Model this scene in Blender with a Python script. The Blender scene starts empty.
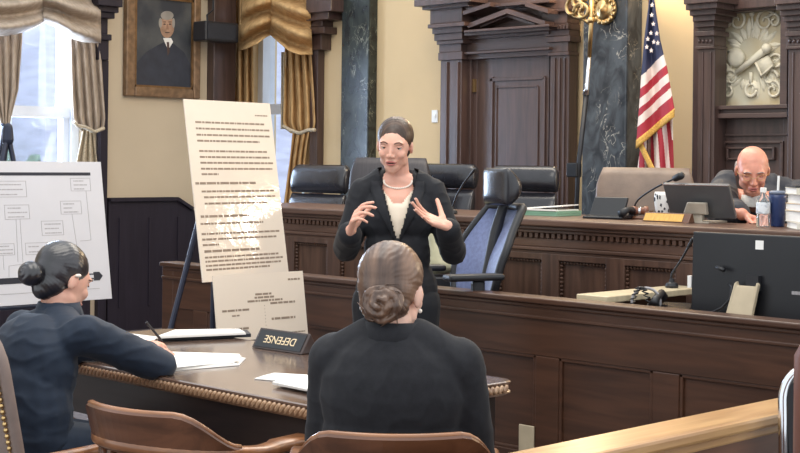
import bpy, bmesh, math, random
from mathutils import Vector, Matrix, noise, Euler
from mathutils.bvhtree import BVHTree
random.seed(7)
SC = bpy.context.scene
COL = SC.collection
PI = math.pi
# ------------------------------------------------------------------ camera
F_PX, CX, CY, EYE, ROLL = 1460.0, 400.0, 160.0, 1.46, 0.011
S2 = math.sqrt(0.5)
RIGHT, FWD, UP = Vector((S2, S2, 0)), Vector((-S2, S2, 0)), Vector((0, 0, 1))
EYEP = Vector((0, 0, EYE))
def ray(px, py):
    dx, dy = px - CX, CY - py
    c, s = math.cos(ROLL), math.sin(ROLL)
    a, b = dx * c - dy * s, dx * s + dy * c
    return RIGHT * (a / F_PX) + FWD + UP * (b / F_PX)
def atD(px, py, D): return EYEP + ray(px, py) * D
def atX(px, py, X):
    r = ray(px, py); return EYEP + r * (X / r.x)
def atY(px, py, Y):
    r = ray(px, py); return EYEP + r * (Y / r.y)
def atZ(px, py, Z):
    r = ray(px, py); return EYEP + r * ((Z - EYE) / r.z)
cam = bpy.data.cameras.new('camera')
cam.sensor_width = 36.0
cam.lens = F_PX * 36.0 / 800.0
cam.shift_y = -(226.5 - CY) / 800.0
cam.clip_end = 200
camo = bpy.data.objects.new('camera', cam)
COL.objects.link(camo)
c_, s_ = math.cos(ROLL), math.sin(ROLL)
r_, u_ = RIGHT * c_ + UP * s_, UP * c_ - RIGHT * s_
m = Matrix((r_, u_, -FWD)).transposed().to_4x4()
m.translation = EYEP
camo.matrix_world = m
SC.camera = camo
# ------------------------------------------------------------------ materials
MATS = {}
def srgb(c):
    return tuple(((v / 255.0) / 12.92 if v / 255.0 <= 0.04045 else ((v / 255.0 + 0.055) / 1.055) ** 2.4) for v in c) + (1.0,)
def mat(name, col, rough=0.5, metal=0.0, var=0.12, scale=8.0, stretch=(1, 1, 1), bump=0.0, bscale=None, coat=0.0, spec=0.5, detail=4.0, col2=None, trans=0.0, sheen=0.0, lo=0.35, hi=0.65, dist=0.0, sss=0.0, ior=None):
    if name in MATS: return MATS[name]
    mt = bpy.data.materials.new(name); mt.use_nodes = True
    nt = mt.node_tree; N, L = nt.nodes, nt.links
    b = N['Principled BSDF']
    base = srgb(col)
    other = srgb(col2) if col2 else tuple(max(0, v * (1 - var * 2)) for v in base[:3]) + (1,)
    tc = N.new('ShaderNodeTexCoord'); mp = N.new('ShaderNodeMapping'); nz = N.new('ShaderNodeTexNoise'); rp = N.new('ShaderNodeValToRGB')
    mp.inputs['Scale'].default_value = stretch
    nz.inputs['Scale'].default_value = scale; nz.inputs['Detail'].default_value = detail; nz.inputs['Distortion'].default_value = dist
    rp.color_ramp.elements[0].position = lo; rp.color_ramp.elements[1].position = hi
    rp.color_ramp.elements[0].color = other; rp.color_ramp.elements[1].color = base
    L.new(tc.outputs['Object'], mp.inputs['Vector']); L.new(mp.outputs['Vector'], nz.inputs['Vector'])
    L.new(nz.outputs['Fac'], rp.inputs['Fac']); L.new(rp.outputs['Color'], b.inputs['Base Color'])
    b.inputs['Roughness'].default_value = rough; b.inputs['Metallic'].default_value = metal
    b.inputs['Specular IOR Level'].default_value = spec
    b.inputs['Coat Weight'].default_value = coat; b.inputs['Coat Roughness'].default_value = 0.15
    if trans: b.inputs['Transmission Weight'].default_value = trans
    if ior: b.inputs['IOR'].default_value = ior
    if sheen: b.inputs['Sheen Weight'].default_value = sheen
    if sss:
        b.inputs['Subsurface Weight'].default_value = sss; b.inputs['Subsurface Radius'].default_value = (0.012, 0.005, 0.003); b.inputs['Subsurface Scale'].default_value = 0.6
    if bump:
        bp = N.new('ShaderNodeBump'); bp.inputs['Strength'].default_value = bump; bp.inputs['Distance'].default_value = 0.01
        n2 = N.new('ShaderNodeTexNoise'); n2.inputs['Scale'].default_value = bscale or scale * 4; n2.inputs['Detail'].default_value = 3
        L.new(mp.outputs['Vector'], n2.inputs['Vector']); L.new(n2.outputs['Fac'], bp.inputs['Height']); L.new(bp.outputs['Normal'], b.inputs['Normal'])
    MATS[name] = mt
    return mt
def emit(name, col, st):
    mt = bpy.data.materials.new(name); mt.use_nodes = True
    b = mt.node_tree.nodes['Principled BSDF']
    b.inputs['Base Color'].default_value = srgb(col); b.inputs['Emission Color'].default_value = srgb(col); b.inputs['Emission Strength'].default_value = st
    return mt
def wood(name, c1, c2, rough=0.42, ax=0, coat=0.1, spec=0.5):
    st = [9.0, 9.0, 9.0]; st[ax] = 0.8
    return mat(name, c1, rough, 0, col2=c2, scale=3.0, stretch=tuple(st), detail=6, dist=0.6, bump=0.06, bscale=6, coat=coat, lo=0.3, hi=0.7, spec=spec)
M = {}
M['bench'] = wood('bench_walnut', (104, 75, 60), (72, 50, 39), 0.42, 0)
M['benchv'] = wood('bench_walnut_upright', (98, 71, 57), (68, 47, 37), 0.42, 2)
M['part'] = wood('partition_walnut', (84, 54, 38), (62, 39, 27), 0.38, 0)
M['partv'] = wood('partition_walnut_upright', (80, 52, 37), (60, 38, 27), 0.38, 2)
M['case'] = wood('door_case_mahogany', (84, 63, 57), (60, 44, 40), 0.38, 2, spec=0.6)
M['caseh'] = wood('door_case_mahogany_level', (84, 63, 57), (60, 44, 40), 0.38, 0, spec=0.6)
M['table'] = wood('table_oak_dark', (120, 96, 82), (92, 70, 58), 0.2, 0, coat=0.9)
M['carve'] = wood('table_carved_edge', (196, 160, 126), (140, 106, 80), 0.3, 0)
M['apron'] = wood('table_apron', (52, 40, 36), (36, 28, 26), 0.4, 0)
M['oak'] = wood('chair_oak', (160, 108, 70), (112, 70, 44), 0.28, 0, coat=0.3)
M['oakd'] = wood('chair_oak_brown', (112, 72, 50), (80, 50, 34), 0.3, 0, coat=0.3)
M['rail'] = wood('rail_oak', (204, 160, 106), (166, 120, 74), 0.3, 1, coat=0.25)
M['railf'] = wood('rail_panel_oak', (120, 76, 46), (92, 56, 34), 0.4, 1, coat=0.1)
M['wains'] = wood('wainscot_dark', (44, 38, 48), (36, 31, 40), 0.5, 2, coat=0.0, spec=0.3)
M['wall'] = mat('wall_paint_ochre', (216, 190, 150), 0.8, var=0.03, scale=2, bump=0.03, bscale=60, spec=0.2)
M['wallL'] = mat('wall_paint_buff', (200, 182, 156), 0.8, var=0.03, scale=2, bump=0.03, bscale=60, spec=0.2)
M['floor'] = mat('carpet_floor', (112, 104, 104), 0.95, var=0.15, scale=40, bump=0.2, bscale=200, spec=0.1)
M['leather'] = mat('chair_leather_black', (40, 39, 44), 0.24, var=0.1, scale=20, bump=0.08, bscale=90, spec=0.6)
M['leather2'] = mat('chair_leather_slate', (58, 54, 58), 0.5, var=0.15, scale=20, stretch=(6, 1, 0.4), bump=0.1, bscale=30)
M['tan'] = mat('chair_leather_taupe', (122, 102, 88), 0.42, var=0.12, scale=10, bump=0.08, bscale=80)
M['taupe'] = mat('chair_upholstery_grey', (136, 118, 110), 0.6, var=0.1, scale=14, bump=0.06, bscale=100)
M['black'] = mat('black_plastic', (34, 34, 38), 0.45, var=0.1, scale=30)
M['blackg'] = mat('black_gloss_plastic', (26, 27, 32), 0.22, var=0.1, scale=30)
M['screenback'] = mat('monitor_shell', (25, 26, 30), 0.36, var=0.1, scale=6, spec=0.5)
M['greyback'] = mat('monitor_shell_grey', (84, 84, 86), 0.35, var=0.08, scale=6)
M['beige'] = mat('beige_plastic', (196, 180, 152), 0.5, var=0.06, scale=12)
M['pale'] = mat('pale_laminate', (206, 190, 158), 0.35, var=0.08, scale=6, stretch=(1, 6, 1))
M['mesh'] = mat('chair_mesh_blue_grey', (112, 124, 166), 0.6, var=0.12, scale=60, bump=0.2, bscale=220, sheen=0.2)
M['chrome'] = mat('chrome', (220, 222, 226), 0.15, 1.0, var=0.03)
M['brass'] = mat('brass', (214, 180, 126), 0.28, 1.0, var=0.12, scale=20)
M['gold'] = mat('gilt_wood', (140, 110, 82), 0.42, 0.25, var=0.2, scale=18, bump=0.1)
M['goldin'] = mat('gilt_inner', (132, 98, 62), 0.4, 0.3, var=0.2, scale=18)
M['paper'] = mat('paper', (238, 234, 228), 0.7, var=0.02, scale=20, spec=0.2)
M['board'] = mat('poster_board', (228, 212, 194), 0.42, var=0.02, scale=5, spec=0.45)
M['boardw'] = mat('timeline_board_white', (206, 204, 208), 0.5, var=0.02, scale=5)
def laminate(mt):
    nt = mt.node_tree; b_ = nt.nodes['Principled BSDF']; b_.inputs['Coat Weight'].default_value = 1.0; b_.inputs['Coat Roughness'].default_value = 0.04
    tc = nt.nodes.new('ShaderNodeTexCoord'); nz = nt.nodes.new('ShaderNodeTexNoise'); bp = nt.nodes.new('ShaderNodeBump')
    nz.inputs['Scale'].default_value = 22; nz.inputs['Detail'].default_value = 4; bp.inputs['Strength'].default_value = 0.35; bp.inputs['Distance'].default_value = 0.004
    nt.links.new(tc.outputs['Object'], nz.inputs['Vector']); nt.links.new(nz.outputs['Fac'], bp.inputs['Height']); nt.links.new(bp.outputs['Normal'], b_.inputs['Coat Normal'])
M['laminated'] = mat('poster_board_laminated', (228, 212, 194), 0.5, var=0.02, scale=5); laminate(M['laminated'])
M['ink'] = mat('printed_ink', (150, 130, 112), 0.7, var=0.1, scale=30)
M['inkl'] = mat('printed_ink_light', (168, 164, 166), 0.7, var=0.05, scale=30)
M['inkd'] = mat('printed_ink_black', (30, 32, 44), 0.6, var=0.05, scale=30)
M['easel'] = mat('easel_dark_metal', (44, 48, 66), 0.4, 0.3, var=0.1)
M['cream'] = mat('cream_letter', (238, 214, 176), 0.5, var=0.03)
M['white'] = mat('white_plastic', (236, 234, 230), 0.45, var=0.03)
M['folder'] = mat('dark_folder', (44, 46, 54), 0.5, var=0.1)
M['curtain'] = mat('curtain_damask_taupe', (184, 168, 152), 0.8, col2=(164, 148, 132), scale=26, stretch=(1, 1, 0.4), spec=.2, bump=0.05)
M['curtaing'] = mat('curtain_damask_gold', (200, 164, 116), 0.75, col2=(172, 136, 92), scale=26, stretch=(1, 1, 0.4), spec=.2, bump=0.05)
M['fringe'] = mat('curtain_fringe', (206, 190, 164), 0.8, var=0.2, scale=80)
M['sash'] = mat('window_sash_white', (214, 218, 226), 0.5, var=0.03)
M['skin'] = mat('skin_fair', (226, 172, 150), 0.5, var=0.05, scale=14, sss=0.15, spec=0.4)
M['skin2'] = mat('skin_ruddy', (222, 152, 128), 0.4, var=0.08, scale=16, sss=0.15, spec=0.5)
M['skin3'] = mat('skin_light', (230, 184, 164), 0.5, var=0.05, scale=14, sss=0.15, spec=0.4)
M['lips'] = mat('lips', (190, 112, 104), 0.4, var=0.05)
M['nail'] = mat('nails', (236, 196, 180), 0.3, var=0.02)
M['eyew'] = mat('eye_white', (226, 220, 214), 0.25, var=0.01)
M['dark'] = mat('dark_brown_detail', (52, 38, 32), 0.6, var=0.1)
M['brow'] = mat('brow_hair', (96, 68, 54), 0.7, var=0.1)
M['hairb'] = mat('hair_brown', (128, 98, 78), 0.36, col2=(74, 54, 44), scale=30, stretch=(1.0, 0.12, 0.12), bump=0.25, bscale=50, spec=0.6)
M['hairs'] = mat('hair_dark_brown_sleek', (84, 62, 48), 0.4, col2=(46, 34, 28), scale=26, stretch=(0.2, 1.6, 0.3), bump=0.25, bscale=60, spec=0.45)
M['haird'] = mat('hair_near_black', (48, 44, 50), 0.28, col2=(26, 24, 28), scale=26, stretch=(0.9, 0.15, 0.15), bump=0.2, bscale=50, spec=0.8)
M['hairg'] = mat('hair_grey', (168, 150, 140), 0.6, var=0.15, scale=60)
M['suit'] = mat('suit_black', (31, 32, 37), 0.75, var=0.08, scale=50, bump=0.04, bscale=240, sheen=0.04, spec=0.3)
M['suitc'] = mat('suit_charcoal', (38, 38, 42), 0.8, var=0.10, scale=60, bump=0.05, bscale=260, sheen=0.05, spec=0.25)
M['suitn'] = mat('suit_navy', (29, 41, 58), 0.7, var=0.08, scale=40, bump=0.04, bscale=240, sheen=0.08, spec=0.3)
M['robe'] = mat('robe_black', (36, 38, 48), 0.65, var=0.1, scale=20, bump=0.04, sheen=0.06)
M['blouse'] = mat('blouse_cream', (244, 228, 206), 0.6, var=0.03, scale=20, sheen=0.1)
M['shirt'] = mat('shirt_white', (232, 226, 218), 0.6, var=0.03)
M['pearl'] = mat('pearl', (240, 226, 212), 0.2, var=0.03)
M['tumbler'] = mat('tumbler_blue', (40, 58, 104), 0.3, var=0.1)
M['clear'] = mat('clear_plastic', (232, 238, 240), 0.08, var=0.01, trans=0.85, ior=1.2)
M['label'] = mat('bottle_label', (222, 226, 230), 0.5, col2=(120, 130, 150), scale=40, lo=0.3, hi=0.5)
M['red'] = mat('flag_red', (172, 44, 58), 0.7, var=0.08, scale=12)
M['fwhite'] = mat('flag_white', (234, 216, 206), 0.7, var=0.04, scale=12)
M['navy'] = mat('flag_navy', (50, 54, 84), 0.7, var=0.1, scale=12)
M['ffringe'] = mat('flag_fringe_gold', (228, 176, 84), 0.7, var=0.2, scale=120)
M['plaster'] = mat('relief_plaster', (226, 218, 196), 0.6, var=0.08, scale=12)
M['plasterb'] = mat('relief_ground', (206, 200, 178), 0.6, var=0.10, scale=5, col2=(190, 170, 130))
M['green'] = mat('folder_green', (128, 168, 142), 0.5, var=0.05)
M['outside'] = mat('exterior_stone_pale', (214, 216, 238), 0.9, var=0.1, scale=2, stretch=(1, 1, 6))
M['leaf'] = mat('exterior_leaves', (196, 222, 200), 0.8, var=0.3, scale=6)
def marble(name, base, dark, vein):
    mt = bpy.data.materials.new(name); mt.use_nodes = True
    nt = mt.node_tree; N, L = nt.nodes, nt.links; b = N['Principled BSDF']
    tc = N.new('ShaderNodeTexCoord'); mp = N.new('ShaderNodeMapping'); mp.inputs['Rotation'].default_value = (0.5, 0.6, 0.4)
    mp.inputs['Scale'].default_value = (1.6, 1.6, 1.0)
    n1 = N.new('ShaderNodeTexNoise'); n1.inputs['Scale'].default_value = 5; n1.inputs['Detail'].default_value = 8; n1.inputs['Distortion'].default_value = 1.2
    n2 = N.new('ShaderNodeTexNoise'); n2.inputs['Scale'].default_value = 4.5; n2.inputs['Detail'].default_value = 9; n2.inputs['Distortion'].default_value = 2.5
    r1 = N.new('ShaderNodeValToRGB'); r1.color_ramp.elements[0].position = 0.38; r1.color_ramp.elements[1].position = 0.66
    r1.color_ramp.elements[0].color = srgb(dark); r1.color_ramp.elements[1].color = srgb(base)
    r2 = N.new('ShaderNodeValToRGB'); e = r2.color_ramp.elements
    e[0].position = 0.485; e[0].color = (0, 0, 0, 1); e[1].position = 0.515; e[1].color = (0, 0, 0, 1)
    k = e.new(0.5); k.color = (1, 1, 1, 1)
    n3 = N.new('ShaderNodeTexNoise'); n3.inputs['Scale'].default_value = 3
    r3 = N.new('ShaderNodeValToRGB'); r3.color_ramp.elements[0].position = 0.5; r3.color_ramp.elements[1].position = 0.62
    mm = N.new('ShaderNodeMath'); mm.operation = 'MULTIPLY'
    mx = N.new('ShaderNodeMix'); mx.data_type = 'RGBA'
    L.new(tc.outputs['Object'], mp.inputs['Vector'])
    for n in (n1, n2, n3): L.new(mp.outputs['Vector'], n.inputs['Vector'])
    L.new(n1.outputs['Fac'], r1.inputs['Fac']); L.new(n2.outputs['Fac'], r2.inputs['Fac']); L.new(n3.outputs['Fac'], r3.inputs['Fac'])
    L.new(r2.outputs['Color'], mm.inputs[0]); L.new(r3.outputs['Color'], mm.inputs[1])
    L.new(mm.outputs[0], mx.inputs[0]); L.new(r1.outputs['Color'], mx.inputs[6]); mx.inputs[7].default_value = srgb(vein)
    L.new(mx.outputs[2], b.inputs['Base Color']); b.inputs['Roughness'].default_value = 0.25
    return mt
M['marble'] = marble('marble_dark_green', (54, 60, 56), (28, 31, 32), (140, 140, 124))
M['marbleb'] = marble('marble_blue_grey', (82, 88, 94), (42, 46, 52), (196, 190, 178))
def glass_mat():
    mt = bpy.data.materials.new('window_glass'); mt.use_nodes = True
    nt = mt.node_tree; N, L = nt.nodes, nt.links
    N.remove(N['Principled BSDF']); o = N['Material Output']
    t = N.new('ShaderNodeBsdfTransparent'); g = N.new('ShaderNodeBsdfGlossy'); mx = N.new('ShaderNodeMixShader'); nz = N.new('ShaderNodeTexNoise')
    t.inputs['Color'].default_value = (0.93, 0.96, 1, 1); g.inputs['Roughness'].default_value = 0.05; mx.inputs[0].default_value = 0.06
    bp = N.new('ShaderNodeBump'); bp.inputs['Strength'].default_value = 0.02
    L.new(nz.outputs['Fac'], bp.inputs['Height']); L.new(bp.outputs['Normal'], g.inputs['Normal'])
    L.new(t.outputs[0], mx.inputs[1]); L.new(g.outputs[0], mx.inputs[2]); L.new(mx.outputs[0], o.inputs['Surface'])
    return mt
M['glass'] = glass_mat()
# ------------------------------------------------------------------ mesh building
class MB:
    def __init__(s): s.bm = bmesh.new()
    def box(s, lo, hi, mi=0, mtx=None):
        x0, y0, z0 = lo; x1, y1, z1 = hi
        if x0 > x1: x0, x1 = x1, x0
        if y0 > y1: y0, y1 = y1, y0
        if z0 > z1: z0, z1 = z1, z0
        P = [Vector(p) for p in ((x0, y0, z0), (x1, y0, z0), (x1, y1, z0), (x0, y1, z0), (x0, y0, z1), (x1, y0, z1), (x1, y1, z1), (x0, y1, z1))]
        if mtx: P = [mtx @ p for p in P]
        v = [s.bm.verts.new(p) for p in P]
        for f in ((3, 2, 1, 0), (4, 5, 6, 7), (0, 1, 5, 4), (1, 2, 6, 5), (2, 3, 7, 6), (3, 0, 4, 7)):
            s.bm.faces.new([v[i] for i in f]).material_index = mi
        return s
    def prism(s, pts, off, mi=0):
        """closed polygon pts (3-D) swept by the vector off"""
        a = [s.bm.verts.new(p) for p in pts]; b = [s.bm.verts.new(Vector(p) + Vector(off)) for p in pts]
        n = len(pts)
        fs = [s.bm.faces.new(a[::-1]), s.bm.faces.new(b)]
        for i in range(n): fs.append(s.bm.faces.new((a[i], a[(i + 1) % n], b[(i + 1) % n], b[i])))
        for f in fs: f.material_index = mi
        bmesh.ops.recalc_face_normals(s.bm, faces=fs)
        return s
    def loft(s, rings, caps=True, mi=0, closed=True):
        R = [[s.bm.verts.new(p) for p in r] for r in rings]
        n = len(rings[0]); fs = []
        for a, b in zip(R, R[1:]):
            for i in range(n if closed else n - 1):
                fs.append(s.bm.faces.new((a[i], a[(i + 1) % n], b[(i + 1) % n], b[i])))
        if caps and closed:
            fs.append(s.bm.faces.new(R[0][::-1])); fs.append(s.bm.faces.new(R[-1]))
        for f in fs: f.material_index = mi
        bmesh.ops.recalc_face_normals(s.bm, faces=fs)
        return s
    def tube(s, pts, rad, n=8, mi=0, caps=True):
        pts = [Vector(p) for p in pts]
        rads = rad if isinstance(rad, (list, tuple)) else [rad] * len(pts)
        rings = []; prev = None
        for i, p in enumerate(pts):
            d = (pts[min(i + 1, len(pts) - 1)] - pts[max(i - 1, 0)]).normalized()
            if prev is None:
                x = d.orthogonal().normalized()
            else:
                x = prev - d * prev.dot(d)
                x = x.normalized() if x.length > 1e-6 else d.orthogonal().normalized()
            prev = x; y = d.cross(x)
            rings.append([p + (x * math.cos(2 * PI * k / n) + y * math.sin(2 * PI * k / n)) * rads[i] for k in range(n)])
        return s.loft(rings, caps, mi)
    def lathe(s, prof, o=(0, 0, 0), n=20, mi=0, axis='Z'):
        o = Vector(o); rings = []
        for r, h in prof:
            ring = []
            for k in range(n):
                a = 2 * PI * k / n; x, y = max(r, 1e-4) * math.cos(a), max(r, 1e-4) * math.sin(a)
                ring.append(o + (Vector((x, y, h)) if axis == 'Z' else Vector((x, h, y)) if axis == 'Y' else Vector((h, x, y))))
            rings.append(ring)
        return s.loft(rings, True, mi)
    def ell(s, c, r, mtx=None, n=16, m=10, mi=0):
        c = Vector(c); r = (r, r, r) if not isinstance(r, (tuple, list)) else r
        rings = []
        for i in range(1, m):
            th = PI * i / m
            rings.append([(math.sin(th) * math.cos(2 * PI * k / n) * r[0], math.sin(th) * math.sin(2 * PI * k / n) * r[1], -math.cos(th) * r[2]) for k in range(n)])
        f = (lambda p: c + (mtx @ Vector(p))) if mtx else (lambda p: c + Vector(p))
        R = [[s.bm.verts.new(f(p)) for p in ring] for ring in rings]
        a = s.bm.verts.new(f((0, 0, -r[2]))); b = s.bm.verts.new(f((0, 0, r[2])))
        fs = []
        for p, q in zip(R, R[1:]):
            for i in range(n): fs.append(s.bm.faces.new((p[i], p[(i + 1) % n], q[(i + 1) % n], q[i])))
        for i in range(n):
            fs.append(s.bm.faces.new((a, R[0][(i + 1) % n], R[0][i]))); fs.append(s.bm.faces.new((b, R[-1][i], R[-1][(i + 1) % n])))
        for x in fs: x.material_index = mi
        return s
    def cap(s, a, b, ra, rb, n=12):
        """rounded cone from a to b"""
        a, b = Vector(a), Vector(b); d = b - a
        if d.length < 1e-5: return s.ell(a, ra)
        d.normalize(); pts, rads = [], []
        for i in range(4):
            t = PI / 2 * i / 4; pts.append(a - d * ra * math.cos(t)); rads.append(max(ra * math.sin(t), ra * 0.12))
        pts.append(a); rads.append(ra); pts.append(b); rads.append(rb)
        for i in range(3, -1, -1):
            t = PI / 2 * i / 4; pts.append(b + d * rb * math.cos(t)); rads.append(max(rb * math.sin(t), rb * 0.12))
        return s.tube(pts, rads, n)
    def grid(s, fn, nu, nv, mi=None, thick=0.0):
        V = [[s.bm.verts.new(fn(i / nu, j / nv)) for i in range(nu + 1)] for j in range(nv + 1)]
        for j in range(nv):
            for i in range(nu):
                f = s.bm.faces.new((V[j][i], V[j][i + 1], V[j + 1][i + 1], V[j + 1][i]))
                if mi: f.material_index = mi((i + 0.5) / nu, (j + 0.5) / nv)
        return s
    def build(s, name, mats, parent=None, smooth=False, bev=0.0, solid=0.0, sub=0, loc=None, rz=0.0):
        me = bpy.data.meshes.new(name); s.bm.normal_update(); s.bm.to_mesh(me); s.bm.free()
        for mt in (mats if isinstance(mats, list) else [mats]): me.materials.append(mt)
        if smooth: me.shade_smooth()
        o = bpy.data.objects.new(name, me); COL.objects.link(o)
        if parent: o.parent = parent
        if loc is not None: o.location = loc
        if rz: o.rotation_euler.z = rz
        if solid:
            md = o.modifiers.new('solid', 'SOLIDIFY'); md.thickness = solid; md.offset = 0
        if bev:
            md = o.modifiers.new('bevel', 'BEVEL'); md.width = bev; md.segments = 2; md.limit_method = 'ANGLE'; md.angle_limit = 0.7
        if sub:
            md = o.modifiers.new('sub', 'SUBSURF'); md.levels = sub; md.render_levels = sub
        return o
def thing(name, label, cat, loc=(0, 0, 0), rz=0.0, group=None):
    o = bpy.data.objects.new(name, None); COL.objects.link(o)
    o.location = loc; o.rotation_euler.z = rz; o.empty_display_size = 0.1
    return tag(o, label, cat, group)
def tag(o, label, cat, group=None):
    o['label'] = label; o['category'] = cat
    if group: o['group'] = group
    return o
def struct(o, label=None):
    o['kind'] = 'structure'
    if label: o['label'] = label
    return o
def copy_tree(o, parent=None):
    c = o.copy(); COL.objects.link(c); c.parent = parent
    for ch in list(o.children): copy_tree(ch, c)
    return c
def text_mesh(name, body, size, mtl, parent, mtx, depth=0.0008, align='CENTER'):
    cu = bpy.data.curves.new(name, 'FONT'); cu.body = body; cu.size = size; cu.extrude = depth; cu.align_x = align; cu.align_y = 'CENTER'
    t = bpy.data.objects.new(name + '_tmp', cu); COL.objects.link(t)
    bpy.context.view_layer.update()
    me = bpy.data.meshes.new_from_object(t.evaluated_get(bpy.context.evaluated_depsgraph_get()))
    bpy.data.objects.remove(t); bpy.data.curves.remove(cu)
    me.transform(mtx); me.materials.clear(); me.materials.append(mtl)
    o = bpy.data.objects.new(name, me); COL.objects.link(o); o.parent = parent
    return o
def arc(c, r, a0, a1, n, ax1, ax2):
    c, ax1, ax2 = Vector(c), Vector(ax1), Vector(ax2)
    return [c + ax1 * (r * math.cos(a0 + (a1 - a0) * i / n)) + ax2 * (r * math.sin(a0 + (a1 - a0) * i / n)) for i in range(n + 1)]
def lerp(a, b, t): return a + (b - a) * t
def interp(tab, t):
    if t <= tab[0][0]: return tab[0][1]
    for (a, x), (b, y) in zip(tab, tab[1:]):
        if t <= b: return x + (y - x) * (t - a) / (b - a)
    return tab[-1][1]
def rotz(a): return Matrix.Rotation(a, 4, 'Z')
# ------------------------------------------------------------------ the room
YB, XL, YBENCH, YPART = 8.3, -10.34, 5.705, 4.80
def yb(mb, x0, y0, x1, y1, Yf, Yb, mi=0, floor=None):
    """box whose front lies on the plane Y=Yf, sized from what the photo shows there"""
    a, b = atY(x0, (y0 + y1) / 2, Yf), atY(x1, (y0 + y1) / 2, Yf)
    t, u = atY((x0 + x1) / 2, y0, Yf), atY((x0 + x1) / 2, y1, Yf)
    return mb.box((a.x, Yf, floor if floor is not None else u.z), (b.x, Yb, t.z), mi)
def xb(mb, x0, y0, x1, y1, Xf, Xb, mi=0, floor=None):
    a, b = atX(x0, (y0 + y1) / 2, Xf), atX(x1, (y0 + y1) / 2, Xf)
    t, u = atX((x0 + x1) / 2, y0, Xf), atX((x0 + x1) / 2, y1, Xf)
    return mb.box((Xf, a.y, floor if floor is not None else u.z), (Xb, b.y, t.z), mi)
H = 4.3
b = MB(); b.box((-10.64, -1.5, -0.1), (1.5, 8.6, 0)); struct(b.build('floor', M['floor']))
W1 = (5.15, 6.66, 0.75, 3.55)            # window opening in the left wall (Y0, Y1, Z0, Z1)
b = MB()
b.box((XL - .3, -1.5, 0), (XL, W1[0], H)); b.box((XL - .3, W1[1], 0), (XL, YB + .3, H)); b.box((XL - .3, W1[0], 0), (XL, W1[1], W1[2])); b.box((XL - .3, W1[0], W1[3]), (XL, W1[1], H))
struct(b.build('wall_left', M['wallL']))
W2 = (-10.2, -9.46, 0.75, 3.55)
b = MB()
b.box((XL, YB, 0), (W2[0], YB + .3, H)); b.box((W2[1], YB, 0), (-1.0, YB + .3, H)); b.box((W2[0], YB, 0), (W2[1], YB + .3, W2[2])); b.box((W2[0], YB, W2[3]), (W2[1], YB + .3, H))
struct(b.build('wall_back', M['wall']))
# dais behind the bench
b = MB(); b.box((-8.6, 5.95, 0), (-1.0, YB, 0.2)); struct(b.build('floor_dais', M['floor']))
# windows
def window(name, W, left):
    root = bpy.data.objects.new(name, None); COL.objects.link(root); struct(root)
    def P(a, d, z): return (XL - d, a, z) if left else (a, YB + d, z)
    def bx(mb, a0, a1, z0, z1, d0, d1): mb.box(P(a0, d0, z0), P(a1, d1, z1))
    a0, a1, z0, z1 = W
    f = MB()
    for q in ((a0, a0 + .07, z0, z1), (a1 - .07, a1, z0, z1), (a0, a1, z0, z0 + .07), (a0, a1, z1 - .07, z1)): bx(f, *q, .08, .22)
    f.build('window_frame', M['sash'], root)
    zm = atX(45, 112, XL - .1).z if left else 1.9
    s = MB()
    bx(s, a0 + .06, a1 - .06, zm - .045, zm + .045, .10, .17)
    if left:
        am = atX(62, 80, XL - .15).y
        bx(s, am - .03, am + .03, zm, z1, .15, .2); 
        ar = atX(66, 140, XL - .15).y
        bx(s, ar - .05, ar + .02, z0, zm, .12, .19)
    s.build('sash_rail', M['sash'], root)
    g = MB(); bx(g, a0 + .06, a1 - .06, z0 + .06, z1 - .06, .16, .165); g.build('pane', M['glass'], root)
    l = MB(); bx(l, a0 - .06, a1 + .06, z0 - .05, z0, -.06, .1); l.build('window_sill', M['wains'], root)
    return root
window('window_1', W1, True); window('window_2', W2, False)
# exterior seen through the panes
b = MB(); b.box((-17, 9.85, -3), (-16.2, 14, 9)); b.box((-16.2, 9.8, -3), (-16.1, 9.95, 9)); struct(b.build('exterior_building', M['outside']))
b = MB()
for i in range(160):
    p = Vector((-17.5 + random.uniform(-1.2, 1.2), 10.2 + random.uniform(-2.2, 2.2), random.uniform(-0.6, 1.35)))
    b.ell(p, (random.uniform(.12, .3),) * 3, n=7, m=5)
tag(b.build('tree', M['leaf']), 'pale green tree outside below the sash of the tall window', 'tree')
# wood trims on the walls
b = MB()
xb(b, 99.5, 60, 107.5, 330, XL + .06, XL + .001, floor=0); b2 = b
for (x0, x1, y0, y1, d) in ((98.5, 109, 40, 60, .10), (98.5, 112, 34, 40, .13), (98.5, 108, 18, 34, .10), (98.5, 115, 12, 18, .17), (98.5, 119, 6, 12, .21), (98.5, 123, -4, 6, .26)):
    xb(b, x0, y0, x1, y1, XL + d, XL + .001)
xb(b, 98.5, -60, 119, -4, XL + .2, XL + .001)
struct(b.build('trim_1', M['wains'], bev=.006))
b = MB()
xb(b, 213, -60, 235, 330, XL + .10, XL + .001, floor=0)
xb(b, 211, -60, 237, -4, XL + .14, XL + .001)
struct(b.build('trim_2', M['case'], bev=.006))
b = MB()
yb(b, 309, 50, 316.5, 300, 8.22, YB - .001, floor=0)
for (x1, y0, y1, d) in ((321, 34, 50, .12), (324, 27, 34, .15), (322, 20, 27, .13), (328, 12, 20, .2), (331, -2, 12, .24), (328, -60, -2, .2)):
    yb(b, 306, y0, x1, y1, YB - d, YB - .001)
struct(b.build('trim_3', M['case'], bev=.005))
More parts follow.
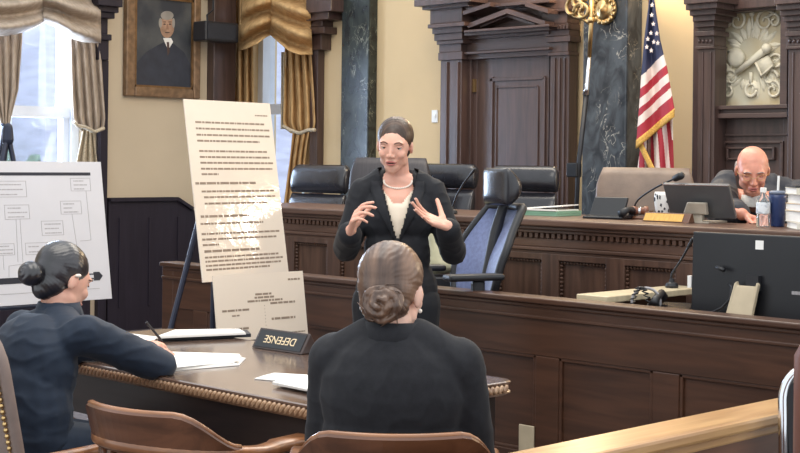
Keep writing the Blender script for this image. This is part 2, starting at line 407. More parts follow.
# wainscot along the left wall, its cap stepping down before the corner
zt = atX(140, 197.5, XL + .06).z
y5, y6, y7 = atX(177, 198, XL + .06).y, atX(192, 207, XL + .06).y, YB - .35
zb = atX(192, 207, XL + .06).z
b = MB(); X = XL + .002
ya = atX(108.5, 260, XL + .06).y
b.prism([(X, ya, 0), (X, y7, 0), (X, y7, zb - .1), (X, y6, zb - .02), (X, y5, zt - .02), (X, ya, zt - .02)], (.055, 0, 0))
for k in range(5):
    yy = ya + .1 + k * .3; b.box((X + .05, yy, .2), (X + .066, yy + .02, .95))
w_ = struct(b.build('trim_4', M['wains']))
b = MB(); b.prism([(X, ya, zt - .03), (X, y5, zt - .03), (X, y6, zb - .03), (X, y6, zb), (X, y5 , zt), (X, ya, zt)], (.085, 0, 0)); b.build('cap', M['wains'], w_)
b = MB(); b.box((X, -1.5, 0), (X + .055, W1[0] - .1, zt)); b.box((X, W1[0] - .1, 0), (X + .055, ya - .17, .62)); struct(b.build('trim_5', M['wains']))
b = MB(); b.box((-9.2, YB - .05, 0), (-1.2, YB - .001, .9)); struct(b.build('baseboard_back', M['case']))
# marble pilasters
b = MB(); yb(b, 340.5, -60, 368, 300, 8.2, YB, floor=0); struct(b.build('trim_6', M['marble'], bev=.01))
b = MB(); yb(b, 582, -60, 626, 300, 8.12, YB, floor=0); struct(b.build('trim_7', M['marbleb'], bev=.012))
# ------------------------------------------------------------------ panelled door case
door = bpy.data.objects.new('door_1', None); COL.objects.link(door); struct(door)
b = MB()
yb(b, 440, -60, 571, 300, 8.27, YB - .001, floor=0)
yb(b, 460, -60, 470.5, 300, 8.20, 8.27, floor=0)
yb(b, 470.5, 56, 476, 300, 8.23, 8.27, floor=0)
b.build('door_case', M['case'], door, bev=.004)
b = MB()
yb(b, 439.5, 60, 460.5, 300, 8.12, 8.27, floor=0)
for x in (444, 455): yb(b, x, 62, x + 2.2, 230, 8.105, 8.13)
for (x0, x1, y0, y1, Y) in ((438, 462, 52, 60, 8.10), (439, 461, 44, 52, 8.11), (436.5, 463, 40, 44, 8.08), (434, 462, 33, 40, 8.06), (432, 462, 27, 33, 8.03), (427.5, 464, 23, 27, 7.99), (430, 462, 8, 23, 8.03), (422, 468, 4, 8, 7.98), (414, 470, -6, 4, 7.92), (430, 466, -60, -6, 8.0)):
    yb(b, x0, y0, x1, y1, Y, 8.27)
b.build('pilaster', M['case'], door, bev=.004)
b = MB()
yb(b, 549, 55, 568, 300, 8.17, 8.27, floor=0)
for x in (552.5, 557.5, 562.5): yb(b, x, 58, x + 1.5, 230, 8.158, 8.18)
for (x0, x1, y0, y1, Y) in ((547.5, 568.5, 52, 55.5, 8.15), (548.5, 568, 42, 52, 8.16), (546, 570, 36, 42, 8.14), (545, 569, 30, 36, 8.15), (543.5, 568, 24, 30, 8.13), (542, 567, 12, 24, 8.13), (540, 569, 9, 12, 8.10), (543, 567, -60, 9, 8.13)):
    yb(b, x0, y0, x1, y1, Y, 8.27)
for k in range(7):
    yb(b, 546.5 + k * 3.2, 25, 548.5 + k * 3.2, 29, 8.115, 8.14)
b.build('pilaster', M['case'], door, bev=.004)
b = MB()
yb(b, 462, -60, 549, 8, 8.12, 8.27)
for (y0, y1, Y) in ((27, 29.5, 8.02), (29.5, 33, 8.06), (49.5, 52, 8.12), (52, 57.5, 8.17), (33, 37, 8.14), (8, 27, 8.2), (37, 49.5, 8.18), (3, 6, 8.05)):
    yb(b, 464, y0, 549, y1, Y, 8.27)
b.build('entablature', M['caseh'], door, bev=.003)
b = MB()
def rake(x0, y0, x1, y1, th, Y):
    p, q = atY(x0, y0, Y), atY(x1, y1, Y)
    b.prism([p, q, q + Vector((0, 0, -th)), p + Vector((0, 0, -th))], (0, 8.25 - Y, 0))
rake(468, 23.5, 507, 8.5, .035, 8.03); rake(507, 8.5, 545, 21, .035, 8.03)
rake(480, 25.0, 507, 14, .02, 8.09); rake(507, 14, 535, 23.5, .02, 8.09)
rake(463, 11, 490, 2, .03, 8.0); rake(525, 2, 548, 9, .03, 8.0)
b.build('pediment', M['caseh'], door)
b = MB()
yb(b, 476, 58, 548, 300, 8.235, 8.27, floor=.02)
lf = b.build('door_leaf', M['case'], door)
b = MB()
for q in ((488.5, 77, 491.5, 300), (541, 77, 544, 300)): yb(b, *q, 8.222, 8.24, floor=.4)
yb(b, 489, 77, 544, 80.5, 8.222, 8.24); yb(b, 495, 86, 537, 87.6, 8.226, 8.24)
for q in ((494.5, 86, 495.6, 300), (536, 86, 537.2, 300)): yb(b, *q, 8.226, 8.24, floor=.5)
b.build('panel_moulding', M['case'], lf, bev=.003)
b = MB(); yb(b, 472.5, 79, 475.2, 92, 8.215, 8.235); o_ = b.build('hinge', M['brass'], lf); o_['label'] = 'small brass hinge'
# ------------------------------------------------------------------ carved case behind the judge
case = bpy.data.objects.new('trim_8', None); COL.objects.link(case); struct(case)
b = MB()
yb(b, 692, -60, 812, 8, 8.10, YB - .001); yb(b, 692, 105, 829, 330, 8.205, YB - .001, floor=.2); yb(b, 692, -60, 714.5, 330, 8.2, YB - .001, floor=.2); yb(b, 783, -60, 830, 330, 8.2, YB - .001, floor=.2)
b.build('case_back', M['case'], case, bev=.004)
for (x0, x1) in ((696.5, 713.5), (787, 806)):
    b = MB()
    yb(b, x0, 49, x1, 330, 8.06, 8.2, floor=.2)
    for x in (x0 + 4, x1 - 5): yb(b, x, 52, x + 1.4, 250, 8.05, 8.07)
    for (e, y0, y1, Y) in ((1.5, 46, 49, 8.04), (.5, 36, 46, 8.05), (2, 31, 36, 8.02), (-.5, 27, 31, 8.06), (2.0, 21, 27, 8.03), (4, 15, 21, 7.99), (7, 9, 15, 7.95), (11, 3, 9, 7.9), (13, -4, 3, 7.86), (6, -60, -4, 8.0)):
        yb(b, x0 - e, y0, x1 + e * (.3 if x0 < 750 else 1), y1, Y, 8.2)
    for k in range(4): 
        p = atY(x0 + 2.5 + k * (x1 - x0 - 4) / 3.4, 41, 8.045); b.ell(p, (.012, .01, .015), n=8, m=6)
    b.build('pilaster', M['case'], case, bev=.004)
b = MB()
for (y0, y1, Y) in ((105, 109, 8.10), (109, 113, 8.13), (113, 118, 8.10), (134, 136, 8.185)): yb(b, 714, y0, 787, y1, Y, 8.2)
for q in ((719, 141, 722, 300), (779, 141, 782, 300), (719, 141, 782, 143.5)): yb(b, *q, 8.185, 8.21)
for q in ((726, 147, 728, 160), (772, 147, 774, 160), (726, 147, 774, 149), (726, 158, 774, 160)): yb(b, *q, 8.178, 8.21)
for q in ((713.5, 8, 717, 105), (780, 8, 787, 105), (713, 6, 787, 11)): yb(b, *q, 8.15, 8.25)
b.build('panel_moulding', M['caseh'], case, bev=.003)
# plaster relief
rel = thing('relief_plaque', 'cream plaster relief of leaves and scrolls in the dark wood case above the bald judge', 'plaque')
b = MB(); yb(b, 714, 8, 785, 106, 8.275, 8.29); b.build('ground', M['plasterb'], rel)
b = MB()
YR = 8.262
def rp(x, y): return atY(x, y, YR)
def leafy(x, y, ang, L, w):
    p = rp(x, y); d = Vector((math.cos(ang), 0, math.sin(ang))); n = Vector((-d.z, 0, d.x))
    b.loft([[p + d * (L * t) + n * (w * math.sin(PI * min(max(t, .04), .96))) * c + Vector((0, -1, 0)) * (.018 * math.sin(PI * t)) * (1 - abs(c)) + Vector((0, .012, 0)) for c in (-1, -.5, 0, .5, 1)] for t in (0, .15, .35, .6, .85, 1)], False, 0, False)
def scroll(cx, cy, r0, turns, a0, sg=1):
    pts = []
    for i in range(22):
        t = i / 21; a = a0 + sg * t * turns * 2 * PI; r = r0 * (1 - .85 * t)
        pts.append(rp(cx, cy) + Vector((math.cos(a) * r, 0, math.sin(a) * r)))
    b.tube(pts, [.011 - .005 * i / 21 for i in range(22)], 6)
scroll(737, 21, .075, 1.4, PI * .8, -1); scroll(765, 21, .075, 1.4, PI * .2, 1); scroll(728, 22, .05, 1.2, PI * .2, 1); scroll(774, 21, .05, 1.2, PI * .8, -1)
for cx, cy, a0, sg in ((725, 66, 0, 1), (776, 62, PI, -1), (728, 90, PI / 2, 1), (773, 90, PI / 2, -1), (731, 78, PI, -1), (770, 78, 0, 1)):
    scroll(cx, cy, .06, 1.3, a0, sg)
for k in range(22):
    a = -PI * .1 + PI * 1.2 * k / 21
    leafy(751 + 12 * math.cos(a), 50 - 12 * math.sin(a), a + random.uniform(-.5, .5), random.uniform(.07, .14), .022)
for k in range(26):
    a = PI + PI * k / 25
    leafy(751 + 20 * math.cos(a), 66 - 14 * math.sin(a), a + random.uniform(-.8, .8), random.uniform(.06, .13), .018)
b.tube([rp(752, 14), rp(753, 30)], .008, 6); b.ell(rp(752, 14), .018, n=8, m=6)
b.tube([rp(738, 73) + Vector((0, -.02, 0)), rp(768, 50) + Vector((0, -.03, 0))], [.018, .026], 10)
b.ell(rp(769, 49) + Vector((0, -.03, 0)), .034, n=10, m=8)
b.prism([rp(757, 62), rp(770, 56), rp(776, 66), rp(763, 78)], (0, -.03, 0)); b.tube([rp(758, 63) + Vector((0, -.03, 0)), rp(764, 76) + Vector((0, -.03, 0)), rp(775, 66) + Vector((0, -.03, 0))], .008, 6)
b.tube(arc(rp(751, 90), .04, 0, 2 * PI, 18, (1, 0, 0), (0, 0, 1)), .011, 6); b.tube([rp(751, 72), rp(751, 84)], .012, 6)
b.ell(rp(736, 58), (.07, .025, .06), n=10, m=8)
b.build('relief_carving', M['plaster'], rel, smooth=True)
# ------------------------------------------------------------------ judge's bench
bench = thing('judge_bench', 'long panelled walnut judicial bench with dentil strip, in front of the leather chairs', 'bench', (0, 0, 0))
UB0, UB1 = -7.35, -2.7
b = MB(); b.box((UB0 + .05, YBENCH + .03, 0), (UB1, YBENCH + .09, 1.12)); b.box((UB0 + .05, YBENCH + .09, 0), (UB0 + .12, 6.4, 1.12)); b.build('front_panel', M['benchv'], bench)
b = MB(); b.box((UB0, YBENCH - .04, 1.135), (UB1, YBENCH + .70, 1.17)); b.build('worktop', M['bench'], bench, bev=.008)
b = MB()
b.box((UB0 + .03, YBENCH - .02, 1.118), (UB1, YBENCH + .05, 1.136)); b.box((UB0 + .04, YBENCH - .005, 1.10), (UB1, YBENCH + .05, 1.118)); 
b.box((UB0 + .05, YBENCH + .012, 1.03), (UB1, YBENCH + .04, 1.075)); b.box((UB0 + .05, YBENCH - .006, 1.012), (UB1, YBENCH + .04, 1.03)); b.box((UB0 + .05, YBENCH + .004, .998), (UB1, YBENCH + .04, 1.012))
b.box((UB0 + .05, YBENCH + .0, 0), (UB1, YBENCH + .04, .3))
b.build('moulding', M['bench'], bench, bev=.004)
b = MB(); n = int((UB1 - UB0 - .1) / .036)
for k in range(n):
    x = UB0 + .06 + k * .036; b.box((x, YBENCH - .002, 1.077), (x + .02, YBENCH + .03, 1.099))
b.build('dentil_strip', M['bench'], bench)
b = MB(); q = MB(); pitch = .402
edges = [-3.89 - k * pitch for k in range(9)] + [-3.89 + k * pitch for k in range(1, 3)]
for e in edges:
    b.box((e, YBENCH + .002, .3), (e + .112, YBENCH + .035, 1.0))
b.box((UB0 + .05, YBENCH + .003, .965), (UB1, YBENCH + .035, 1.0))
b.build('stiles', M['benchv'], bench, bev=.004)
for e in edges:
    x1, x0 = e, e - pitch + .112
    for k in range(int((x1 - x0) / .02)):
        q.ell((x0 + .01 + k * .02, YBENCH + .018, .957), .008, n=6, m=4)
    for k in range(30):
        q.ell((x0 + .008, YBENCH + .018, .94 - k * .02), .008, n=6, m=4); q.ell((x1 - .008, YBENCH + .018, .94 - k * .02), .008, n=6, m=4)
q.build('bead_moulding', M['bench'], bench)
# ------------------------------------------------------------------ low partition in front of it
part = thing('courtroom_partition', 'low dark walnut partition with flat panels behind the speaking woman', 'partition')
U0, U1 = -6.66, -2.2
b = MB(); b.box((U0 + .02, YPART + .02, 0), (U1, YPART + .07, .86)); b.build('panel_board', M['part'], part)
b = MB(); b.box((U0, YPART - .02, .858), (U1, YPART + .10, .882)); b.box((U0 + .01, YPART - .004, .838), (U1, YPART + .09, .858)); b.build('cap_rail', M['part'], part, bev=.006)
b = MB(); b.box((U0, YPART + .005, .635), (U1, YPART + .03, .842)); b.box((U0, YPART + .005, 0), (U1, YPART + .03, .22))
b.box((U0, YPART - .004, .79), (U1, YPART + .02, .805))
e = atY(678, 400, YPART).x; ed = []
xr = atY(646, 400, YPART).x; pitch = 0.60
for k in range(-3, 8):
    x0 = e - .125 - k * pitch
    if x0 > U1 - .1 or x0 < U0: continue
    b.box((x0, YPART + .005, .22), (x0 + .125, YPART + .03, .635)); ed.append(x0)
b.box((U0, YPART + .003, .2), (U0 + .10, YPART + .09, .86))
b.build('frame_rails', M['part'], part, bev=.004)
b = MB()
for x0 in ed:
    a = x0 + .125; z = x0 + pitch
    for qd in ((a, z, .622, .638), (a, z, .218, .234), (a, a + .016, .218, .638), (z - .016, z, .218, .638)): b.box((qd[0], YPART + .008, qd[2]), (qd[1], YPART + .026, qd[3]))
b.build('panel_bead', M['part'], part, bev=.004)
b = MB(); p = atY(529.5, 439, YPART + .02); b.box((p.x - .042, YPART - .004, p.z - .060), (p.x + .042, YPART + .004, p.z + .062))
op = tag(b.build('outlet_plate', M['beige'], bev=.004), 'small grey outlet plate low on the dark partition beside the table end', 'outlet')
# ------------------------------------------------------------------ bar rail of the gallery
bar = thing('bar_railing', 'gallery bar railing with a wide light oak top across the lower corner', 'railing')
XB = -1.98
b = MB(); b.box((XB - .02, 1.5, .82), (XB + .115, 5.05, .85)); b.build('top_rail', M['rail'], bar, bev=.008)
b = MB(); b.box((XB + .0, 1.5, .795), (XB + .095, 5.05, .82)); b.build('cove_moulding', M['rail'], bar, bev=.006)
b = MB(); b.box((XB + .03, 1.5, 0), (XB + .08, 5.0, .80)); b.box((XB + .07, 1.5, .63), (XB + .10, 5.0, .65)); b.box((XB + .06, 1.5, .1), (XB + .095, 5.0, .2))
b.build('panel_board', M['railf'], bar, bev=.004)
# ------------------------------------------------------------------ curtains
def cloth(name, mtl, fn, nu, nv, thick=.006, parent=None):
    mb = MB(); mb.grid(fn, nu, nv); o = mb.build(name, mtl, parent, smooth=True, solid=thick); return o
def on_left(px, py, d): return atX(px, py, XL + d)
def on_back(px, py, d): return atY(px, py, YB - d)
def swag(on, top, xs, bot, depth, d0, folds):
    """one swoop of a valance: xs left/right at the top and bottom, bot(t) gives the lower edge, folds follow it"""
    def fn(s, t):
        yb_ = bot(s); y = lerp(top, yb_, t)
        x = lerp(lerp(xs[0], xs[2], t), lerp(xs[1], xs[3], t), s)
        f = math.sin(t * folds * 2 * PI + 1.2 * math.sin(s * PI))
        e = math.sin(PI * min(max(s, .02), .98)) ** .5
        d = d0 + depth * (.35 + .65 * e) * (.6 * t + .4) * (1 + .55 * f) + .012 * noise.noise(Vector((s * 7, t * 9, top)))
        return on(x, y, d)
    return fn
def panel_fn(on, tab, d0, depth, folds, y0, y1, ph=0.0):
    """tab: rows of (y, left x, right x, fold depth factor)"""
    def fn(s, t):
        y = lerp(y0, y1, t)
        xl, xr, k = interp([(r[0], r[1]) for r in tab], y), interp([(r[0], r[2]) for r in tab], y), interp([(r[0], r[3]) for r in tab], y)
        d = d0 + depth * k * (.5 + .5 * math.sin(s * folds * 2 * PI + ph + .5 * math.sin(t * 5))) + .01 * noise.noise(Vector((s * 5, t * 6, ph)))
        return on(lerp(xl, xr, s), y, d)
    return fn
v1 = thing('swag_valance', 'taupe swagged valance over the tall window beside the portrait', 'valance', group=None)
cloth('swag', M['curtain'], swag(on_left, -60, (-46, 44, -46, 43.5), lambda s: 22 + 14 * math.sin(PI * min(1, s * 1.0)) ** .8, .20, .10, 4.5), 40, 60, parent=v1)
cloth('swag', M['curtain'], swag(on_left, -60, (42, 100, 43, 101), lambda s: interp([(0, 21), (.25, 28), (.5, 38.5), (.7, 42), (1, 43)], s), .21, .10, 4.5), 40, 60, parent=v1)
c1 = cloth('curtain_panel', M['curtain'], panel_fn(on_left, [(-20, -14, 23, 1), (40, -12, 22, 1), (90, -8, 18, 1), (112, -2, 12, .7), (126, 2, 9, .5)], .04, .045, 4, -20, 126, .5), 60, 40, .008)
tag(c1, 'taupe curtain panel drawn aside at the left of the tall window above the timeline board', 'curtain')
def add_tail(mtl, on, tab, y0, y1, parent, name='curtain_tail', d0=.05, dp=.05):
    o = cloth(name, mtl, panel_fn(on, tab, d0, dp, 3, y0, y1, 1.0), 40, 20, .008, parent); return o
def tie(on, x, y, w, d0, mtl, parent):
    mb = MB(); pts = []
    for i in range(17):
        a = 2 * PI * i / 16; pts.append(on(x + w * math.cos(a), y + 1.2 * math.sin(2 * a), d0 + .07 * math.sin(a)))
    mb.tube(pts, .014, 6); return mb.build('tieback', mtl, parent, smooth=True)
add_tail(M['easel'], on_left, [(126, 3, 8, .6), (165, -3, 3, 1)], 127, 200, c1, 'tie_cord_tail', .06, .02); 
tie(on_left, 5.5, 126, 4.5, .07, M['easel'], c1)
c2 = cloth('curtain_panel', M['curtain'], panel_fn(on_left, [(-20, 71, 100, .8), (40, 71, 100, .8), (90, 72.5, 103, 1), (118, 74, 105, 1.1), (127, 77, 104, .9), (131, 82, 100, .5)], .05, .055, 4, -20, 131, 2.4), 70, 50, .008)
tag(c2, 'taupe curtain panel gathered into a puff between the tall window and the portrait', 'curtain')
add_tail(M['fringe'], on_left, [(130, 83, 93, .6), (160, 77, 97, 1), (200, 74, 98, 1)], 129, 220, c2)
mb = MB(); mb.tube([on_left(x, interp([(74, 122), (78, 126), (85, 127), (95, 132), (104, 128)], x), .16) for x in (74, 76, 78, 81, 85, 90, 95, 100, 104)], .016, 7); mb.build('fringe', M['fringe'], c2, smooth=True)
v2 = thing('swag_valance', 'golden swagged valance over the narrow window behind the tall text poster', 'valance')
cloth('swag', M['curtaing'], swag(on_back, -60, (246, 276, 239, 271), lambda s: interp([(0, 51), (.25, 48.5), (.55, 44), (.85, 37), (1, 35)], s), .22, .08, 5), 36, 60, parent=v2)
cloth('swag', M['curtaing'], swag(on_back, -60, (268, 307, 270, 312.5), lambda s: interp([(0, 34.5), (.2, 42), (.45, 51), (.7, 54.5), (1, 54.5)], s), .22, .08, 5), 36, 60, parent=v2)
c3 = cloth('curtain_panel', M['curtaing'], panel_fn(on_back, [(-20, 234, 252, 1), (60, 232, 253, 1), (128, 231, 253.5, 1), (210, 236, 250, .7)], .05, .08, 3, -20, 230, .3), 50, 40, .008)
tag(c3, 'golden curtain panel half hidden behind the top of the tall text poster', 'curtain')
c4 = cloth('curtain_panel', M['curtaing'], panel_fn(on_back, [(-20, 286, 310, .8), (50, 285, 311, .9), (100, 284, 314, 1), (122, 283, 315, 1.1), (129, 286, 314, .9), (133, 291, 311, .5)], .05, .06, 4, -20, 133, 1.6), 60, 50, .008)
tag(c4, 'golden curtain panel gathered into a puff left of the yellow wall strip', 'curtain')
add_tail(M['curtaing'], on_back, [(131, 293, 309, .6), (150, 291, 306, 1), (205, 284, 300, 1)], 132, 215, c4)
mb = MB(); mb.tube([on_back(x, interp([(283, 126), (290, 130), (300, 133.5), (308, 130), (315, 130)], x), .17) for x in range(283, 317, 2)], .016, 7); mb.build('fringe', M['fringe'], c4, smooth=True)
cloth('fringe', M['fringe'], panel_fn(on_back, [(54, 281.5, 286, 1), (128, 281, 284.5, 1)], .07, .03, 2, 52, 129, .3), 10, 40, .006, c4)
# ------------------------------------------------------------------ portrait, speaker, switch
pt = thing('portrait_painting', 'dark framed portrait painting of a grey haired man in a suit on the buff wall', 'painting')
XW = XL + .002
yA, yZ = atX(126.5, 60, XL + .06).y, atX(201, 60, XL + .06).y
yA2, yZ2 = atX(135, 60, XL + .05).y, atX(193.5, 60, XL + .05).y
zB, zB2 = atX(163, 97.5, XL + .06).z, atX(163, 88, XL + .05).z
zT2 = zB2 + (yZ2 - yA2) * 1.27; zT = zT2 + (zB2 - zB)
b = MB()
for q in ((yA, yA2, zB, zT), (yZ2, yZ, zB, zT), (yA2, yZ2, zB, zB2), (yA2, yZ2, zT2, zT)): b.box((XW, q[0], q[2]), (XL + .06, q[1], q[3]))
b.build('picture_frame', M['gold'], pt, bev=.012)
b = MB(); w = .018
for q in ((yA2, yA2 + w, zB2, zT2), (yZ2 - w, yZ2, zB2, zT2), (yA2, yZ2, zB2, zB2 + w), (yA2, yZ2, zT2 - w, zT2)): b.box((XW, q[0], q[2]), (XL + .048, q[1], q[3]))
b.build('frame_liner', M['goldin'], pt)
b = MB(); b.box((XW, yA2, zB2), (XL + .035, yZ2, zT2)); b.build('canvas', mat('portrait_ground', (84, 84, 82), 0.6, col2=(48, 50, 56), scale=3.5, detail=5, lo=.4, hi=.68), pt)
b = MB()
def flat(pts, d, mi, k=12):
    b.prism([atX(x, y, XL + .035) for x, y in pts], (d, 0, 0), mi)
def oval(cx, cy, rx, ry, d, mi): flat([(cx + rx * math.cos(2 * PI * i / 18), cy + ry * math.sin(2 * PI * i / 18)) for i in range(18)], d, mi)
flat([(137, 87.5), (137, 62), (146, 52), (158, 45), (166, 41), (174, 44), (184, 52), (191, 66), (192, 87.5)], .0010, 0)
flat([(163, 38), (171, 38), (173, 42), (168, 50), (165, 43)], .0016, 1)
flat([(166.5, 42), (169, 42), (169.5, 52), (167.5, 56)], .0020, 4)
oval(167, 26.5, 7.2, 11.5, .0024, 3); oval(167, 15.5, 6.4, 4.5, .0026, 2)
oval(160.3, 23, 1.6, 5, .0027, 2); oval(173.4, 23, 1.4, 5, .0027, 2)
for x in (164.3, 169.8): oval(x, 24.2, 1.3, .8, .0030, 4); oval(x, 22.0, 1.8, .5, .0030, 4)
flat([(166.6, 24), (167.8, 24), (168.6, 29.5), (166, 29.5)], .0030, 5); oval(167.2, 32.5, 2.6, .6, .0030, 4)
b.build('painted_figure', [mat('paint_suit', (50, 52, 62), .6, var=.15, scale=9), M['shirt'], mat('paint_grey_hair', (150, 142, 132), .6), mat('paint_face', (176, 138, 112), .6, var=.2, scale=14), mat('paint_dark_brown', (84, 62, 54), .6), mat('paint_nose', (150, 112, 90), .6)], pt)  # dark brown paint serves tie, eyes, brows and mouth
sp = thing('wall_speaker', 'black box loudspeaker mounted on the dark corner post beside the golden curtain', 'speaker')
b = MB(); xb(b, 205.5, 22, 239, 41.5, XL + .34, XL + .16); sb = b.build('speaker_box', M['black'], sp, bev=.012)
b = MB(); xb(b, 208, 24, 236, 39.5, XL + .348, XL + .335); b.build('grille', mat('speaker_grille', (44, 46, 54), .7, var=.3, scale=200), sp)
b = MB(); p = atX(221, 31, XL + .16); b.tube([p, p + Vector((-.06, 0, 0))], .02, 8); b.tube([atX(208, 30, XL + .2), atX(207, 15, XL + .12), atX(213, 10, XL + .12), atX(214, -20, XL + .12)], .008, 6); b.build('bracket', M['black'], sp)
sw = thing('switch_plate', 'small cream wall switch plate beside the carved door case', 'switch')
b = MB(); yb(b, 431.5, 110, 437.5, 122.5, 8.29, 8.3); b.build('plate', M['white'], sw, bev=.003)
b = MB(); yb(b, 433.8, 114.5, 435.4, 118, 8.283, 8.292); b.build('toggle', M['white'], sw)
# ------------------------------------------------------------------ counsel table
TU0, TU1, TV0, TV1, TZ = -4.90, -3.035, 2.757, 3.578, 0.76
tb = thing('counsel_table', 'dark oak counsel table with a carved rope edge, in front of the text posters', 'table', ((TU0 + TU1) / 2, (TV0 + TV1) / 2, 0))
hx, hy = (TU1 - TU0) / 2, (TV1 - TV0) / 2
def rrect(x, y, r, z, n=5):
    pts = []
    for cx, cy, a0 in ((x - r, y - r, 0), (-x + r, y - r, PI / 2), (-x + r, -y + r, PI), (x - r, -y + r, 1.5 * PI)):
        for i in range(n + 1): pts.append((cx + r * math.cos(a0 + i * PI / 2 / n), cy + r * math.sin(a0 + i * PI / 2 / n), z))
    return pts
b = MB(); b.loft([rrect(hx - .004, hy - .004, .05, TZ - .012), rrect(hx, hy, .05, TZ - .009), rrect(hx, hy, .05, TZ - .003), rrect(hx - .005, hy - .005, .05, TZ)]); b.build('tabletop', M['table'], tb)
b = MB(); b.loft([rrect(hx - .012, hy - .012, .05, TZ - .046), rrect(hx - .001, hy - .001, .05, TZ - .038), rrect(hx - .001, hy - .001, .05, TZ - .034), rrect(hx - .006, hy - .006, .05, TZ - .033), rrect(hx - .006, hy - .006, .05, TZ - .013)])
per = []
for (x0, y0, x1, y1) in ((-hx + .05, -hy, hx - .05, -hy), (hx, -hy + .05, hx, hy - .05), (hx - .05, hy, -hx + .05, hy), (-hx, hy - .05, -hx, -hy + .05)):
    n = int(math.hypot(x1 - x0, y1 - y0) / .0215)
    for i in range(n):
        t = (i + .5) / n; x, y = lerp(x0, x1, t), lerp(y0, y1, t); dx, dy = (x1 - x0), (y1 - y0); l = math.hypot(dx, dy); dx, dy = dx / l, dy / l
        a, c = Vector((x - dx * .005, y - dy * .005, TZ - .029)), Vector((x + dx * .005, y + dy * .005, TZ - .018))
        b.cap(a, c, .0085, .0085, 8)
b.build('carved_edge', M['carve'], tb, smooth=False)
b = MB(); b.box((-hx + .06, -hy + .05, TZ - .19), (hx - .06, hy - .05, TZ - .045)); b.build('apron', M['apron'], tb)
for sx in (-1, 1):
    for sy in (-1, 1):
        b = MB(); cx, cy = sx * (hx - .10), sy * (hy - .10)
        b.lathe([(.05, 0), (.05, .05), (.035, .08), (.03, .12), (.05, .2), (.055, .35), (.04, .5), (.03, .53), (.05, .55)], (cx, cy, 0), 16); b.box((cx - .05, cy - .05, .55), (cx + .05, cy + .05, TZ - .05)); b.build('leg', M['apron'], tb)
b = MB(); b.box((hx - .065, -.22, TZ - .175), (hx - .05, .25, TZ - .075)); dr = b.build('drawer', M['apron'], tb, bev=.004)
b = MB(); b.lathe([(.008, 0), (.008, .02), (.018, .03), (.016, .042), (.004, .046)], (hx - .05, .17, TZ - .125), 12, 0, 'X'); b.build('knob', M['brass'], dr)
# paper goods on the table, measured on the tabletop
def sheet(name, pts, z, th, mtl, lab, cat, group=None, n=1, jit=.0, parent=None):
    P = [atZ(x, y, z) for x, y in pts]; c = sum(P, Vector()) / 4
    mb = MB()
    for i in range(n):
        a = random.uniform(-jit, jit); t = th / n
        R = Matrix.Rotation(a, 3, 'Z'); off = Vector((random.uniform(-jit, jit) * .15, random.uniform(-jit, jit) * .15, 0))
        Q = [R @ (p - c) + off for p in P]
        for q_ in Q: q_.z = i * t
        mb.prism(Q, (0, 0, t * .92))
    o = mb.build(name, mtl, parent, loc=(c.x, c.y, z) if not parent else None)
    if lab: tag(o, lab, cat, group)
    return o, c
TP = TZ + .001
sheet('paper_stack', [(163, 372), (172, 355), (241, 358), (237, 365)], TP, .012, M['paper'], 'messy white paper stack on the table nearest the writing woman\'s elbow', 'paper', n=5, jit=.08)
d_, c = sheet('document_folder', [(158, 341), (174, 334.5), (247, 333), (251, 337)], TP, .014, M['folder'], 'dark folder holding white sheets near the far edge of the table', 'folder')
b = MB()
P = [atZ(x, y, TP + .015) - c for x, y in ((156, 338.5), (174, 332), (240, 331), (246, 334.5))]
for p in P: p.z = .0145
b.prism(P, (0, 0, .006)); P2 = [Vector((p.x * .97, p.y * .97, .0208)) for p in P]; b.prism(P2, (0, 0, .004)); o_ = b.build('sheets', M['paper'], d_); o_['label'] = 'white sheets in the folder'
sheet('loose_papers', [(258, 378.5), (272, 375), (324, 378), (312, 384)], TP, .006, M['paper'], 'small loose white papers beside the charcoal jacket on the table', 'paper', n=2, jit=.1)
sheet('notepaper', [(271, 385), (290, 377), (345, 383), (330, 396)], TP + .0075, .008, M['paper'], 'white notepaper lying half under the charcoal jacket sleeve', 'paper', n=2, jit=.06)
sheet('writing_pad', [(96, 346), (118, 333.5), (158, 338), (140, 350)], TP, .006, M['paper'], 'white writing pad under the hand of the woman in navy', 'paper', n=2, jit=.04)
# name plate: three-sided wooden bar lying on the table, lettering upside down
c = atZ(283, 352, TZ); L, hw = .27, .045
npl = thing('name_plate', 'black three sided DEFENSE name bar with its lettering upside down', 'name plate', (c.x - .035, c.y + .04, TZ), math.radians(2))
b = MB(); b.prism([(-L / 2, -hw, .001), (-L / 2, hw, .001), (-L / 2, 0, .072)], (L, 0, 0)); b.build('bar', mat('name_plate_walnut', (66, 52, 48), .35, var=.1), npl, bev=.003)
sl = math.atan2(.071, hw); nrm = Vector((0, -math.sin(sl), math.cos(sl)))
mx = Matrix.Translation(Vector((0, -hw / 2, .0365)) + nrm * .0012) @ Matrix.Rotation(sl, 4, 'X')
b = MB(); b.box((-L / 2 + .012, -.034, -.001), (L / 2 - .012, .034, .001), 0, mx); b.build('face_panel', M['blackg'], npl)
text_mesh('lettering', 'DEFENSE', .043, M['cream'], npl, Matrix.Translation(nrm * .0016) @ mx @ Matrix.Rotation(PI, 4, 'Z'), .0008)
